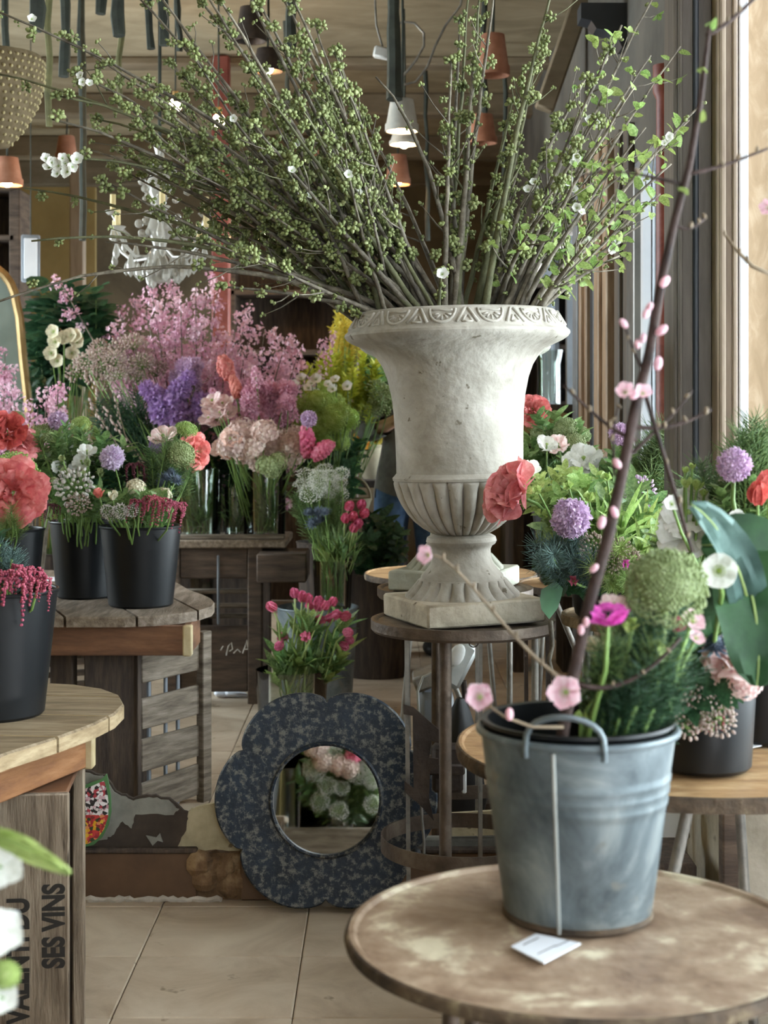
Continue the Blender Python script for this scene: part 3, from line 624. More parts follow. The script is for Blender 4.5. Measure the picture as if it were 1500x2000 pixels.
# ------------------------------------------------------------------ left plank table (and its mirror image, built beyond the board)
def clip(poly, n, d):
    out = []
    for i in range(len(poly)):
        a, b = poly[i], poly[(i+1) % len(poly)]; da = a[0]*n[0]+a[1]*n[1]-d; db_ = b[0]*n[0]+b[1]*n[1]-d
        if da <= 0: out.append(a)
        if (da < 0 < db_) or (db_ < 0 < da): k = da/(da-db_); out.append((a[0]+(b[0]-a[0])*k, a[1]+(b[1]-a[1])*k))
    return out
TZ = .657
OUT = [(-1.5, 3.40), (-.76, 3.40), (-.68, 3.375), (-.61, 3.325), (-.56, 3.25), (-.533, 3.15), (-.535, 3.05), (-.56, 2.94), (-.6, 2.83), (-.66, 2.7), (-.74, 2.45), (-.8, 2.1), (-1.5, 2.0)]
def plank_table(label, flip, mtop, medge, dirn):
    fy = (lambda y: MIR-y) if flip else (lambda y: y)
    poly = [(x, fy(y)) for x, y in OUT]
    if flip: poly = poly[::-1]
    t = thing('plank_table', label, 'table', (-1.0, fy(2.9), 0))
    nx, ny = dirn[1], -dirn[0]; l_ = math.hypot(nx, ny); nx /= l_; ny /= l_
    ds = [p[0]*nx+p[1]*ny for p in poly]; lo, hi = min(ds), max(ds); k = lo-.07
    while k < hi:
        q = clip(poly, (nx, ny), k+.2-.0035); q = clip(q, (-nx, -ny), -(k+.0035)) if len(q) > 2 else q
        if len(q) > 2:
            mb = MB(); mb.prism(q, TZ-.03, TZ-.003); cx_ = sum(p[0] for p in q)/len(q); cy_ = sum(p[1] for p in q)/len(q)
            n = len(q); q2 = [(cx_+(x-cx_)*.99, cy_+(y-cy_)*.99) for x, y in q]
            mb2 = MB(); vs = [(x, y, TZ-.03) for x, y in q]+[(x, y, TZ-.004) for x, y in q]+[(x, y, TZ) for x, y in q2]
            mb2.add(vs, [tuple(range(n-1, -1, -1)), tuple(range(2*n, 3*n))]+[(r*n+i, r*n+(i+1) % n, (r+1)*n+(i+1) % n, (r+1)*n+i) for r in (0, 1) for i in range(n)])
            pk = part('plank', mb2, mtop, t, False)
            pk.data.materials.append(MATS[medge])
            for p_ in pk.data.polygons:
                if abs(p_.normal.z) < .5: p_.material_index = 1
        k += .2
    ins = [(-.84, 3.34), (-.7, 3.31), (-.63, 3.25), (-.6, 3.12), (-.61, 3.0), (-.66, 2.84), (-.73, 2.64), (-.86, 2.3)] 
    mb = MB()
    ap = [(-1.4, 3.35), (-.72, 3.35), (-.6, 3.13), (-.72, 2.8), (-.84, 2.3)] if not flip else [(-1.4, 3.35), (-.585, 3.345), (-.585, 3.1), (-.86, 2.4)]
    for a, b in zip(ap, ap[1:]):
        part('apron', MB().beam((a[0], fy(a[1]), TZ-.075), (b[0], fy(b[1]), TZ-.075), .022, .09, ch=.003), 'red_wood' if flip else 'apron_lit', t)
    pp = (-.6, 3.11) if not flip else (-.582, 3.345)
    part('corner_block', MB().box((pp[0], fy(pp[1]), TZ-.076), (.028, .03, .092), ch=.004), 'pale_wood', t)
    for x, y in ((-1.3, 2.3), (-1.3, 3.25), (-.98, 3.2), (-1.0, 2.5)):
        part('leg', MB().box((x, fy(y), (TZ-.03)/2), (.07, .07, TZ-.03), ch=.005), 'dark_wood', t)
    return t
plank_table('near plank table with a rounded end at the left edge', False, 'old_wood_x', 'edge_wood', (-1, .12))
plank_table('further grey plank table, mirror image of the near one, carrying black buckets', True, 'old_wood', 'old_wood', (-.37, 1))
# wine crate standing on end under the near table
A = Vector((-.599, 2.92, 0)); U_ = Vector((-.995, -.095, 0)); V_ = Vector((-.095, .995, 0)); Mc = Matrix((U_, V_, Vector((0, 0, 1)))).transposed()
cr = thing('wine_crate', 'upright wine crate with stencilled lettering under the near plank table', 'crate', A)
def cb_(u, v, z, su, sv, sz): return MB().box(A+U_*u+V_*v+Vector((0, 0, z)), (su, sv, sz), Mc, .003)
part('front_board', cb_(.17, .008, .265, .34, .016, .53), 'crate_wood', cr)
for z, h_ in ((.06, .1), (.19, .09), (.3, .1), (.385, .035), (.47, .1)): part('slat', cb_(.03+R(0, .006), .11, z, .012, .2, h_), 'grey_wood', cr)
part('rear_frame', cb_(.004, .225, .265, .024, .03, .53), 'crate_wood', cr)
part('rear_board', cb_(.17, .24, .265, .34, .014, .53), 'dark_wood', cr)
part('top_board', cb_(.17, .12, .524, .33, .21, .012), 'red_wood', cr)
def lettering(txt, size, pos, ex, ey, parent, m, name='lettering', bold=.012, lift=.0015, spacing=1.0, xs=1.0):
    cu = bpy.data.curves.new(name, 'FONT'); cu.body = txt; cu.size = size; cu.offset = bold*size; cu.extrude = 0; cu.space_character = spacing
    tmp = bpy.data.objects.new('tmp', cu); COL.objects.link(tmp); dg = bpy.context.evaluated_depsgraph_get(); dg.update()
    me = bpy.data.meshes.new_from_object(tmp.evaluated_get(dg)); bpy.data.objects.remove(tmp)
    ex, ey = Vector(ex), Vector(ey); off = Vector(pos)-Vector(parent.location); ex = ex*xs
    for v in me.vertices: v.co = off+ex*v.co.x+ey*v.co.y
    me.materials.clear(); me.materials.append(MATS[m]); me.name = name
    return link(name, me, parent)
nf = -V_
for txt, u, z0 in (('SES VINS', .01, .199), ('VALENTI DU', .076, .097)):
    p = A+U_*u+Vector((0, 0, z0))+nf*.0012
    lettering(txt, .056, p, (0, 0, 1), U_, cr, 'ink', bold=.045, spacing=1.02, xs=.74)

# ------------------------------------------------------------------ hanging lamps, cords, chandelier
CEIL = 3.3
def pot_lamp(px, py, wpx, hpx, lit, m='terracotta', label='', dia=.15):
    D = dia*F/wpx; D = max(5.2, min(D, 10.5)); r = wpx/F*D/2; h = hpx/F*D; c = P(px, py, D)
    t = thing('pot_lamp', label, 'lamp', (c.x, c.y, c.z-h/2), None)
    z0 = c.z-h/2; z1 = c.z+h/2
    prof = [(r*.93, z0), (r, z0), (r, z0+h*.22), (r*.93, z0+h*.22), (r*.68, z1), (0, z1), (0, z1-.012), (r*.62, z1-.012), (r*.88, z0+.004)]
    mb = MB(); mb.lathe(prof+[(r*.93, z0)], 28, (c.x, c.y, 0), cap=False)
    part('pot', mb, m, t)
    part('cord', MB().tube([(c.x, c.y, z1-.01), (c.x+.004, c.y, (z1+CEIL)/2), (c.x, c.y, CEIL)], .006, 6), 'cord', t)
    if lit:
        part('socket', MB().lathe([(0, z1-.012), (.018, z1-.012), (.018, z1-.05), (0, z1-.05)], 12, (c.x, c.y, 0)), 'black_matte', t)
        b = MB().ball((c.x, c.y, z0+h*.18), min(.028, r*.4), 14, 10, (1, 1, 1.15)); part('bulb', b, 'bulb', t)
    return t
for a in ((963, 108, 66, 80, 0, 'terracotta', 'largest unlit terracotta pot lamp hanging high right of centre'),
          (943, 252, 56, 56, 0, 'terracotta', 'unlit terracotta pot lamp hanging below the largest one'),
          (785, 226, 66, 62, 1, 'pot_white', 'whitewashed pot lamp with a glowing rim above the urn'),
          (789, 268, 58, 30, 1, 'pot_white', 'low pale pot lamp glowing just under the whitewashed one'),
          (777, 332, 50, 58, 1, 'terracotta', 'lit terracotta pot lamp lowest above the urn'),
          (130, 288, 44, 44, 0, 'terracotta', 'small terracotta pot lamp hanging above the white blossom tip'),
          (14, 335, 62, 54, 1, 'terracotta', 'lit terracotta pot lamp cut by the left edge of the picture'),
          (622, 310, 44, 62, 1, 'terracotta', 'lit terracotta pot lamp half hidden behind the left branches'),
          (523, 118, 62, 44, 1, 'iron_dark', 'dark shallow pot lamp with a dazzling bulb upper left of centre'),
          (490, 48, 62, 66, 0, 'iron_dark', 'dark unlit pot lamp near the top edge left of centre')): pot_lamp(*a[:6], label=a[6])
def bare_bulb(px, py, D, label, rr=.03):
    c = P(px, py, D); t = thing('bare_bulb', label, 'light bulb', c)
    part('bulb', MB().ball(c, rr, 14, 10, (1, 1, 1.1)), 'bulb', t)
    part('cord', MB().tube([c+Vector((0, 0, rr)), (c.x, c.y, CEIL)], .005, 6), 'cord', t)
    part('socket', MB().lathe([(0, c.z+rr*.8), (.016, c.z+rr*.8), (.016, c.z+rr*.8+.04), (0, c.z+rr*.8+.04)], 12, (c.x, c.y, 0)), 'gold', t)
bare_bulb(510, 466, 9.5, 'warm bare bulb glowing left above the pink blossom cloud', .034)
bare_bulb(572, 632, 10.5, 'warm bare bulb glowing low beside the dark shelves', .03)
for px, y0, y1, D, r, m, lb in ((8, -30, 215, 6.2, .016, 'cord', 'dark stem hanging at the left edge beside the knobbed shade'), (70, -30, 60, 5.8, .03, 'cord', 'thick dark stem stub hanging near the top left corner'),
        (92, 45, 248, 6.0, .014, 'dry_stem', 'yellowish dry stem hanging between the dark ones at left'), (120, -30, 150, 6.2, .022, 'cord', 'thick dark stem hanging above the small terracotta lamp'),
        (200, -30, 28, 6.2, .022, 'cord', 'short dark stem stub hanging at the top'), (225, -30, 70, 6.0, .028, 'cord', 'thick greenish stem hanging at the top left'), (237, 60, 220, 6.4, .012, 'dry_stem', 'pale dry stem hanging down toward the chandelier'),
        (288, -30, 95, 6.4, .018, 'cord', 'dark stem hanging above the chandelier left side'), (318, -30, 90, 6.0, .024, 'cord', 'thick dark stem hanging above the chandelier'), (345, -30, 100, 6.8, .016, 'cord', 'slim dark stem hanging right of the chandelier'),
        (568, -30, 110, 6.4, .024, 'cord', 'dark green stem hanging right of the dazzling lamp'), (770, -30, 195, 6.7, .034, 'cord', 'thick green bundle of cords above the whitewashed lamp'), (945, -30, 220, 7.6, .016, 'cord', 'dark cord hanging between the two unlit terracotta lamps'),
        (157, 310, 470, 7.5, .02, 'cord', 'dark hanging stem against the ochre wall at left'), (560, 200, 330, 8, .014, 'cord', 'dark stem hanging behind the left branches'), (830, 380, 470, 9, .014, 'cord', 'dark stem hanging far back above the urn rim'), (985, 300, 420, 8.5, .014, 'cord', 'dark stem hanging far back right of the urn')):
    pts = []; top = P(px, y0, D); bot = P(px+R(-4, 8), y1, D); top.z = CEIL
    for i in range(8):
        q = top.lerp(bot, i/7); pts.append(q+Vector((R(-.008, .008), R(-.01, .01), 0)))
    single('hanging_stem', MB().tube(pts, [r*R(.75, 1.1) for _ in pts], 7), m, lb, 'stem', loc=bot)
# looped wires and a white junction under the ceiling
wl = thing('looped_wire', 'loose loop of electric wire under the ceiling beside the green bundle', 'wire', P(790, 40, 7.0))
part('loop', MB().tube([P(*q, 7.0) for q in ((770, 60), (785, 42), (810, 45), (828, 65), (828, 90), (812, 118), (795, 140), (775, 160))], .006, 6), 'iron_grey', wl)
part('lead', MB().tube([PXZ(905, CEIL, 7.0)]+[P(*q, 7.0) for q in ((900, 10), (870, 50), (850, 90), (835, 130), (812, 160), (790, 165))], .006, 6), 'iron_grey', wl)
jb = single('junction_box', MB().box(P(748, 104, 6.9), (.085, .05, .05), Matrix.Rotation(.2, 3, 'Y'), ch=.008), 'white_paint', 'small white junction box hanging by the green bundle', 'junction box', loc=P(748, 104, 6.9))
part_ = MB().tube([P(748, 95, 6.9), P(735, 50, 6.9), (P(728, 0, 6.9).x, 6.9, CEIL)], .005, 6); o = link('lead', part_.mesh('lead', 'iron_grey', True, P(748, 104, 6.9)), jb)
# knobbed woven shade at left edge
kc = P(-10, 292, 5.4); ks = thing('woven_shade', 'knobbed woven cone shade hanging at the upper left edge', 'lamp shade', kc)
prof = [(.01, 0), (.05, .01), (.1, .07), (.15, .16), (.17, .24), (.172, .3), (.16, .33), (0, .33)]
part('cone', MB().lathe([(r, z+kc.z) for r, z in prof], 40, (kc.x, kc.y, 0)), 'weave', ks)
mb = MB()
for i in range(14):
    z = .021+.022*i; r = [q for q in prof if q[1] <= z][-1]; nx = [q for q in prof if q[1] > z][0]; rr = r[0]+(nx[0]-r[0])*(z-r[1])/(nx[1]-r[1])
    n = max(6, int(rr*2*PI/.026))
    for j in range(n): a = 2*PI*(j+.5*(i % 2))/n; mb.ball((kc.x+rr*math.cos(a), kc.y+rr*math.sin(a), kc.z+z), .0065, 5, 4)
part('knobs', mb, 'weave_knob', ks, True, stuff=True, fix=False)
part('cord', MB().tube([(kc.x, kc.y, kc.z+.32), (kc.x, kc.y, CEIL)], .008, 6), 'cord', ks)
# chandelier
cc = P(312, 470, 6.4); ch = thing('crystal_chandelier', 'old crystal chandelier with candle arms above the pink blossom cloud', 'chandelier', cc)
k = 6.4/F
part('column', MB().lathe([(r*k, cc.z+z*k) for r, z in ((0, -85), (14, -80), (24, -60), (16, -40), (9, -20), (16, 0), (26, 20), (18, 45), (9, 70), (20, 90), (28, 110), (14, 135), (8, 170), (14, 190), (0, 200))], 20, (cc.x, cc.y, 0)), 'crystal', ch)
part('chain', MB().tube([(cc.x, cc.y, cc.z+195*k), (cc.x, cc.y, CEIL)], .008, 6), 'cord', ch)
drop = MB().lathe([(0, -1), (.34, -.55), (.4, -.2), (.2, .6), (0, 1)], 6).mesh('crystal_drop', 'crystal', False)
bead = MB().ball((0, 0, 0), 1, 8, 6).mesh('crystal_bead', 'crystal', False)
for q in range(8):
    a = 2*PI*q/8+.2; d = Vector((math.cos(a), math.sin(a), 0)); c0 = Vector((cc.x, cc.y, cc.z))
    rad_ = (118 if q % 2 else 90)*k; hz_ = (0 if q % 2 else 40)*k
    arm = part('arm', MB().tube([c0+d*rad_*s_+Vector((0, 0, hz_+zz*k)) for s_, zz in ((.08, -10), (.3, -34), (.6, -36), (.85, -16), (1, 8))], .007, 8), 'crystal', ch)
    e = c0+d*rad_+Vector((0, 0, hz_+8*k))
    part('cup', MB().lathe([(0, e.z), (.02, e.z), (.034, e.z+.015), (.03, e.z+.018), (0, e.z+.012)], 14, (e.x, e.y, 0)), 'crystal', ch)
    part('candle', MB().lathe([(0, e.z+.012), (.012, e.z+.012), (.012, e.z+.085), (0, e.z+.085)], 12, (e.x, e.y, 0)), 'candle', ch)
    for s_, dz in ((1, -30), (.75, -50), (.5, -62)):
        o = link('crystal_drop', drop, ch); o.location = d*rad_*s_+Vector((R(-.01, .01), R(-.01, .01), hz_+dz*k)); o.scale = [R(15, 22)*k]*3
for i in range(40):
    a = R(0, 2*PI); rr = R(15, 62)*k; o = link('crystal_drop', drop, ch); o.location = (rr*math.cos(a), rr*math.sin(a), (-40-45*(1-rr/(65*k))+R(-14, 12))*k); o.scale = [R(11, 19)*k]*3
for i in range(30):
    a = R(0, 2*PI); z = R(10, 150); rr = R(20, 45)*k; o = link('crystal_bead', bead, ch); o.location = (rr*math.cos(a), rr*math.sin(a), z*k); o.scale = [R(5, 9)*k]*3
for px, py in ((343, 205), (427, 236)): bare_bulb(px, py, 7.4, 'warm bare bulb glowing behind the branches %s' % ('above the chandelier' if px < 400 else 'right of the chandelier'), .03)

# ------------------------------------------------------------------ furniture further back
def shelf(px0, px1, ys, D, dep, label, m='brown_wood', ybot=None):
    t = thing('wooden_shelf', label, 'shelf', PXZ((px0+px1)/2, 0, D)); x0, x1 = P(px0, 0, D).x, P(px1, 0, D).x
    zt = CH-(ys[0]-HZ)/F*D
    for x in (x0, x1): part('upright', MB().box((x, D, zt/2), (.06, dep, zt), ch=.006), m, t)
    for y in ys:
        z = CH-(y-HZ)/F*D; part('board', MB().box(((x0+x1)/2, D, z), (x1-x0, dep, .035), ch=.005), m, t)
    part('back_panel', MB().box(((x0+x1)/2, D+dep/2, zt/2), (x1-x0, .02, zt)), 'dark_wood', t)
    return t
shelf(455, 690, (445, 575, 690, 800), 10.2, .35, 'dark wooden shelf unit behind the pink blossom cloud')
shelf(1000, 1085, (560, 680, 790), 9.6, .3, 'dark shelf unit seen right of the urn body', 'dark_wood')
shelf(-60, 40, (375, 470, 620), 8.9, .3, 'brown cabinet at the left edge behind the gilt mirror', 'brown_wood')
single('timber_post', MB().beam(PXZ(432, 0, 8.8), PXZ(432, CEIL, 8.8), .1, .1, ch=.008), 'red_post', 'dark red-brown timber post behind the pink blossom cloud', 'post', loc=PXZ(432, 0, 8.8))
single('timber_post', MB().beam(PXZ(152, 0, 11), PXZ(152, CEIL, 11), .1, .1, ch=.008), 'frame_greige', 'pale timber post at left against the ochre wall', 'post', loc=PXZ(152, 0, 11))
ow = struct('trim_13', MB().box((P(105, 0, 12.0).x, 12.1, 1.52), (.62, .06, 3.04)), 'ochre_wall')
# gilt mirror at far left
gm = thing('gilt_mirror', 'tall arched gilt mirror with dull glass at the left edge', 'mirror', PXZ(-10, .3, 7.4))
outl = [P(-60+ (60*math.cos(a)+45), 560-70*math.sin(a), 7.4) for a in [PI*i/10 for i in range(11)]]
path = [P(62, 880, 7.4), P(55, 790, 7.4), P(45, 700, 7.4), P(38, 620, 7.4)]+[P(-40+72*math.cos(a), 600-85*math.sin(a), 7.4) for a in [PI*.03+PI*.94*i/12 for i in range(13)]]+[P(-115, 880, 7.4)]
part('frame', MB().tube(path, .022, 8), 'gold', gm)
mb = MB(); mb.slab([(p.x, p.z) for p in path], .012, (0, 7.41, 0), (1, 0, 0), (0, 0, 1), (0, 1, 0)); part('glass', mb, 'dusk_glass', gm, False)
pt = thing('framed_print', 'small pale framed print hanging on a wire at the far left', 'picture', P(60, 520, 8.4))
part('hanging_wire', MB().tube([P(60, 460, 8.4), PXZ(60, CEIL, 8.4)], .003, 5), 'cord', pt); part('frame', MB().box(P(60, 505, 8.4), (.1, .03, .26), ch=.006), 'frame_grey', pt); part('print', MB().box(P(60, 505, 8.38), (.07, .02, .22), ch=.002), 'frame_white', pt)
# crate-like sideboard with glass vases
D_ = 6.75
sbd = thing('sideboard', 'old brown wooden sideboard with a pulled-out drawer under glass vases', 'sideboard', PXZ(450, 0, D_)); k = D_/F
def sbx(x0, x1, y0, y1, dd, dep, m, name):
    a, b = P(x0, y0, D_), P(x1, y1, D_); return part(name, MB().box(((a.x+b.x)/2, D_+dd, (a.z+b.z)/2), (b.x-a.x, dep, abs(a.z-b.z)), ch=.006), m, sbd)
sbx(330, 562, 1050, 1066, .12, .5, 'old_wood', 'top_board'); sbx(330, 560, 1040, 1050, -.1, .03, 'grey_wood', 'edge_strip')
sbx(488, 516, 1064, 1368, -.08, .07, 'brown_wood', 'leg'); sbx(330, 356, 1064, 1368, -.08, .07, 'brown_wood', 'leg')
sbx(356, 488, 1066, 1126, -.07, .04, 'brown_wood', 'rail'); dr = sbx(510, 604, 1072, 1126, -.1, .3, 'brown_wood', 'drawer')
sbx(356, 488, 1218, 1345, -.06, .04, 'brown_wood', 'panel')
for y in (1150, 1178, 1198): sbx(356, 488, y, y+9, 0, .03, 'grey_wood', 'slat')
sbx(428, 433, 1080, 1215, -.09, .012, 'frame_grey', 'metal_strip'); sbx(330, 520, 1100, 1345, .3, .03, 'dark_wood', 'back_panel')
for st_ in (((452, 1280), (456, 1262), (462, 1255), (464, 1268), (458, 1272)), ((466, 1276), (474, 1268), (480, 1274)), ((484, 1276), (489, 1262), (492, 1250), (496, 1276)), ((486, 1268), (496, 1268)), ((441, 1270), (446, 1262))):
    o = part('chalk_mark', MB().tube([P(x-10, y, D_-.1) for x, y in st_], .0028, 5), 'chalk', sbd)
for px, py, lb in ((434, 1362, 'crumpled white paper scrap on the floor under the sideboard'), (462, 1358, 'larger crumpled white paper scrap under the sideboard')):
    c0 = PXZ(px, 0, 6.8); single('paper_scrap', MB().box(c0+Vector((0, 0, .012)), (.07 if px < 450 else .1, .05, .02), Matrix.Rotation(.3, 3, 'Z') @ Matrix.Rotation(.15, 3, 'Y'), ch=.008), 'white_paper', lb, 'paper', loc=c0)
# mirror image of the wine crate, built under the further plank table
fa, fb2 = Vector((-.75, 4.72, 0)), Vector((-.6, 4.96, 0)); du = (fb2-fa).normalized(); dn = Vector((du.y, -du.x, 0)); Mf = Matrix((du, dn, Vector((0, 0, 1)))).transposed()
fc = thing('mirrored_crate', 'grey slatted crate under the further plank table, mirror image of the wine crate', 'crate', fa)
Ln = (fb2-fa).length
def fbx(u, v, z, su, sv, sz, m, name, tilt=0): return part(name, MB().box(fa+du*u+dn*v+Vector((0, 0, z)), (su, sv, sz), Mf @ Matrix.Rotation(tilt, 3, 'Y'), .003), m, fc)
for z, h_ in ((.475, .1), (.33, .095), (.2, .1), (.07, .1)): fbx(Ln/2, 0, z, Ln-.004, .014, h_, 'grey_wood', 'slat', R(-.05, .02))
fbx(Ln+.02, .008, .275, .045, .03, .55, 'grey_wood', 'post'); fbx(-.012, .0, .26, .02, .02, .52, 'dark_wood', 'post')
for u in (.06, .14, .2): fbx(u, -.016, .26, .014, .01, .5, 'frame_grey', 'inner_strip')
fbx(Ln/2, -.2, .262, Ln, .01, .52, 'dark_wood', 'back_board')
pe = fa+Vector((-.075, -.03, 0)); part('end_board', MB().beam(fa+Vector((-.16, -.05, .26)), fa+Vector((-.015, -.005, .26)), .02, .52), 'dark_wood', fc)
# stacked dark slatted chair and small brick planter seen under the table
rk = thing('slatted_rack', 'dark slatted rack in the shadow under the further table', 'rack', PXZ(140, 0, 5.6))
for y in (1275, 1296, 1318, 1340): part('slat', MB().beam(P(95, y, 5.6), P(205, y-8, 5.5), .03, .02), 'brown_wood', rk)
for x in (112, 128): part('upright', MB().beam(PXZ(x, 0, 5.62), P(x, 1255, 5.62), .04, .03), 'dark_wood', rk)

# ------------------------------------------------------------------ buckets and vases
def bucket(name, label, px, zb, D, r, h, m='black_plastic', taper=.8, lip=.004, group=None, X=None):
    o = PXZ(px, zb, D); o.x = X if X is not None else o.x; t = thing(name, label, 'bucket', o, group)
    rb = r*taper
    part('body', MB().lathe([(0, zb), (rb-.006, zb), (rb, zb+.006), (r, zb+h-.006), (r-.004, zb+h-.006), (rb-.006, zb+.012), (0, zb+.012)], 56, (o.x, o.y, 0)), m, t)
    part('rim', MB().tube([(o.x+r*math.cos(2*PI*i/48), o.y+r*math.sin(2*PI*i/48), zb+h-.004) for i in range(49)], lip, 8, False), m, t)
    part('water', MB().lathe([(0, zb+h*.62), (rb+(r-rb)*.6-.006, zb+h*.62), (rb+(r-rb)*.6-.006, zb+h*.615), (0, zb+h*.615)], 32, (o.x, o.y, 0)), 'black_matte', t)
    return t
B1 = bucket('flower_bucket', 'near black bucket on the left plank table with red berries', -14, TZ, 3.04, .126, .25)
B2 = bucket('flower_bucket', 'black bucket standing at the front of the further plank table', 275, TZ, 4.78, .125, .25)
B3 = bucket('flower_bucket', 'black bucket half behind another on the further plank table', 165, TZ, 5.0, .112, .25)
B4 = bucket('flower_bucket', 'black bucket at the left edge under the coral peony', 15, TZ, 4.65, .108, .25)
B5 = bucket('flower_bucket', 'black bucket on the tan table behind the zinc bucket', 1375, .72, 2.31, .078, .15, taper=.9)
B6 = bucket('flower_bucket', 'dark bucket beside the urn full of mixed pale flowers', 1195, .79, 3.52, .105, .12)
B7 = bucket('flower_bucket', 'dark bucket near the window post holding white flowers', 1345, .72, 2.72, .1, .2)
B8 = bucket('flower_bucket', 'dark bucket at the right edge holding the lilac ball flower', 1490, .72, 2.52, .09, .2)
B9 = bucket('flower_bucket', 'dark bucket further back with white lisianthus right of the urn', 1110, .73, 4.75, .11, .22)
B10 = bucket('flower_bucket', 'dark bucket further back beside the red post', 1235, .73, 4.7, .09, .22, X=.72)
paper('price_tag', [(160, 1158), (161, 1163), (201, 1162), (200, 1158)], TZ, 'small white tag on the further table in front of the buckets')
paper('price_tag', [(82, 1128), (82, 1136), (117, 1136), (112, 1128)], TZ, 'white tag lying at left on the further table')
# zinc bucket with black liner
ZX, ZD, ZB, ZH = (1128-CX)/F*1.71, 1.71, .6975, .2075
zb_ = thing('zinc_bucket', 'galvanised zinc bucket with ridged bands on the foreground table', 'bucket', (ZX, ZD, ZB))
prof = [(0, ZB), (.078, ZB), (.0815, ZB+.003), (.082, ZB+.008)]
def zr(k): return .0815+(.1085-.0815)*k
for k in [.05+.02*i for i in range(47)]:
    r = zr(k)
    for kc2 in (.62, .68, .74): r += .0022*math.exp(-((k-kc2)/.014)**2)
    prof.append((r, ZB+ZH*k))
prof += [(.1085, ZB+ZH*.985), (.1085, ZB+ZH*.992), (.105, ZB+ZH*.99), (.08, ZB+.01), (0, ZB+.01)]
part('body', MB().lathe(prof, 72, (ZX, ZD, 0)), 'zinc', zb_)
part('rolled_rim', MB().tube([(ZX+.1095*math.cos(2*PI*i/64), ZD+.1095*math.sin(2*PI*i/64), ZB+ZH-.004) for i in range(65)], .0042, 8, False), 'zinc', zb_)
sa = -PI/2-.36
part('seam', MB().tube([(ZX+(zr(k)+.0012)*math.cos(sa), ZD+(zr(k)+.0012)*math.sin(sa), ZB+ZH*k) for k in (.0, .2, .4, .6, .7, .8, .95)], .0022, 6), 'zinc_light', zb_)
ha, hb = -PI/2-.62, -PI/2+.12
def zp(a, r, z): return Vector((ZX+r*math.cos(a), ZD+r*math.sin(a), z))
hp = [zp(ha, .114, ZB+ZH-.016)]+[zp(ha+(hb-ha)*(.5-.5*math.cos(PI*i/12)), .115, ZB+ZH-.006+.036*math.sin(PI*i/12)**.7) for i in range(13)]+[zp(hb, .114, ZB+ZH-.016)]
part('handle', MB().tube(hp, .0034, 10), 'zinc', zb_)
hp = [zp(q+PI-.25, .111, z) for q, z in [(ha+(hb-ha)*(.5-.5*math.cos(PI*i/12)), ZB+ZH-.006+.03*math.sin(PI*i/12)**.7) for i in range(13)]]
part('handle', MB().tube(hp, .0034, 10), 'zinc', zb_)
part('rust_line', MB().lathe([(.0785, ZB+.0002), (.0835, ZB+.0002), (.0832, ZB+.005), (.0815, ZB+.006), (.0785, ZB+.0002)], 72, (ZX, ZD, 0), cap=False), 'rust_edge', zb_)
ln = thing('plastic_liner', 'black plastic liner pot set inside the zinc bucket', 'pot', (ZX, ZD, ZB+.012))
part('pot', MB().lathe([(0, ZB+.013), (.075, ZB+.013), (.101, ZB+ZH), (.107, ZB+ZH+.004), (.107, ZB+ZH+.008), (.1, ZB+ZH+.007), (.073, ZB+.02), (0, ZB+.02)], 64, (ZX, ZD, 0)), 'black_plastic', ln)
def vase(label, px, D, z, r, h, m='glass', group=None, flare=1.1):
    o = PXZ(px, z, D); t = thing('glass_vase', label, 'vase', o, group)
    part('glass', MB().lathe([(0, z+.001), (r, z+.001), (r*1.02, z+.01), (r*flare, z+h), (r*flare-.004, z+h), (r-.004, z+.014), (0, z+.014)], 32, o.to_2d().to_3d()), m, t)
    return o
VZ = CH-(1050-HZ)/F*6.75+.001
V1 = vase('wide glass vase at left on the sideboard full of green stems', 385, 6.75, VZ, .1, .3)
V2 = vase('narrow glass vase between two larger ones on the sideboard', 462, 6.8, VZ, .05, .22)
V3 = vase('tall glass vase at right on the sideboard under peach flowers', 520, 6.72, VZ, .08, .3)
V0 = vase('tall glass vase behind the sideboard vases holding blossom branches', 400, 7.15, .02, .12, .98)
V0.z += 0
lowc = PXZ(640, 0, 6.6)
gb = bucket('metal_tub', 'grey metal tub on the floor under the pink alstroemeria vase', 620, .0, 6.5, .17, .44, 'zinc', .85)
V4 = vase('glass vase of pale stems standing on the grey tub', 650, 6.4, .445, .075, .2)
V5 = vase('glass jar on the floor holding drooping pink tulips', 570, 6.1, 0, .13, .24)
B11 = bucket('flower_bucket', 'dark planter of dull foliage on the floor left of the urn', 735, 0, 7.4, .2, .5, 'dark_wood')
pz = CH-(935-HZ)/F*8.4
tt = thing('clay_table', 'dark side table under the clay pot left of the urn', 'table', PXZ(720, 0, 8.4))
part('top', MB().box(PXZ(715, pz-.02, 8.4), (.5, .4, .04), ch=.006), 'dark_wood', tt)
for dx in (-.2, .2):
    for dy in (-.15, .15): part('leg', MB().box(PXZ(715, (pz-.04)/2, 8.4)+Vector((dx, dy, 0)), (.05, .05, pz-.04)), 'dark_wood', tt)
cp = thing('clay_pot', 'round beige clay pot with yellow flowers left of the urn', 'pot', PXZ(728, pz, 8.4)); k = 8.4/F
part('body', MB().lathe([(r*k, pz+z*k) for r, z in ((0, 0), (18, 0), (26, 15), (31, 35), (29, 52), (25, 60), (30, 66), (27, 67), (22, 58), (0, 50))], 32, PXZ(728, 0, 8.4)), 'clay', cp)
bk = thing('wicker_basket', 'pale wicker basket with a round handle behind the alstroemeria', 'basket', PXZ(690, .55, 7.6)); k = 7.6/F
bz = CH-(1005-HZ)/F*7.6
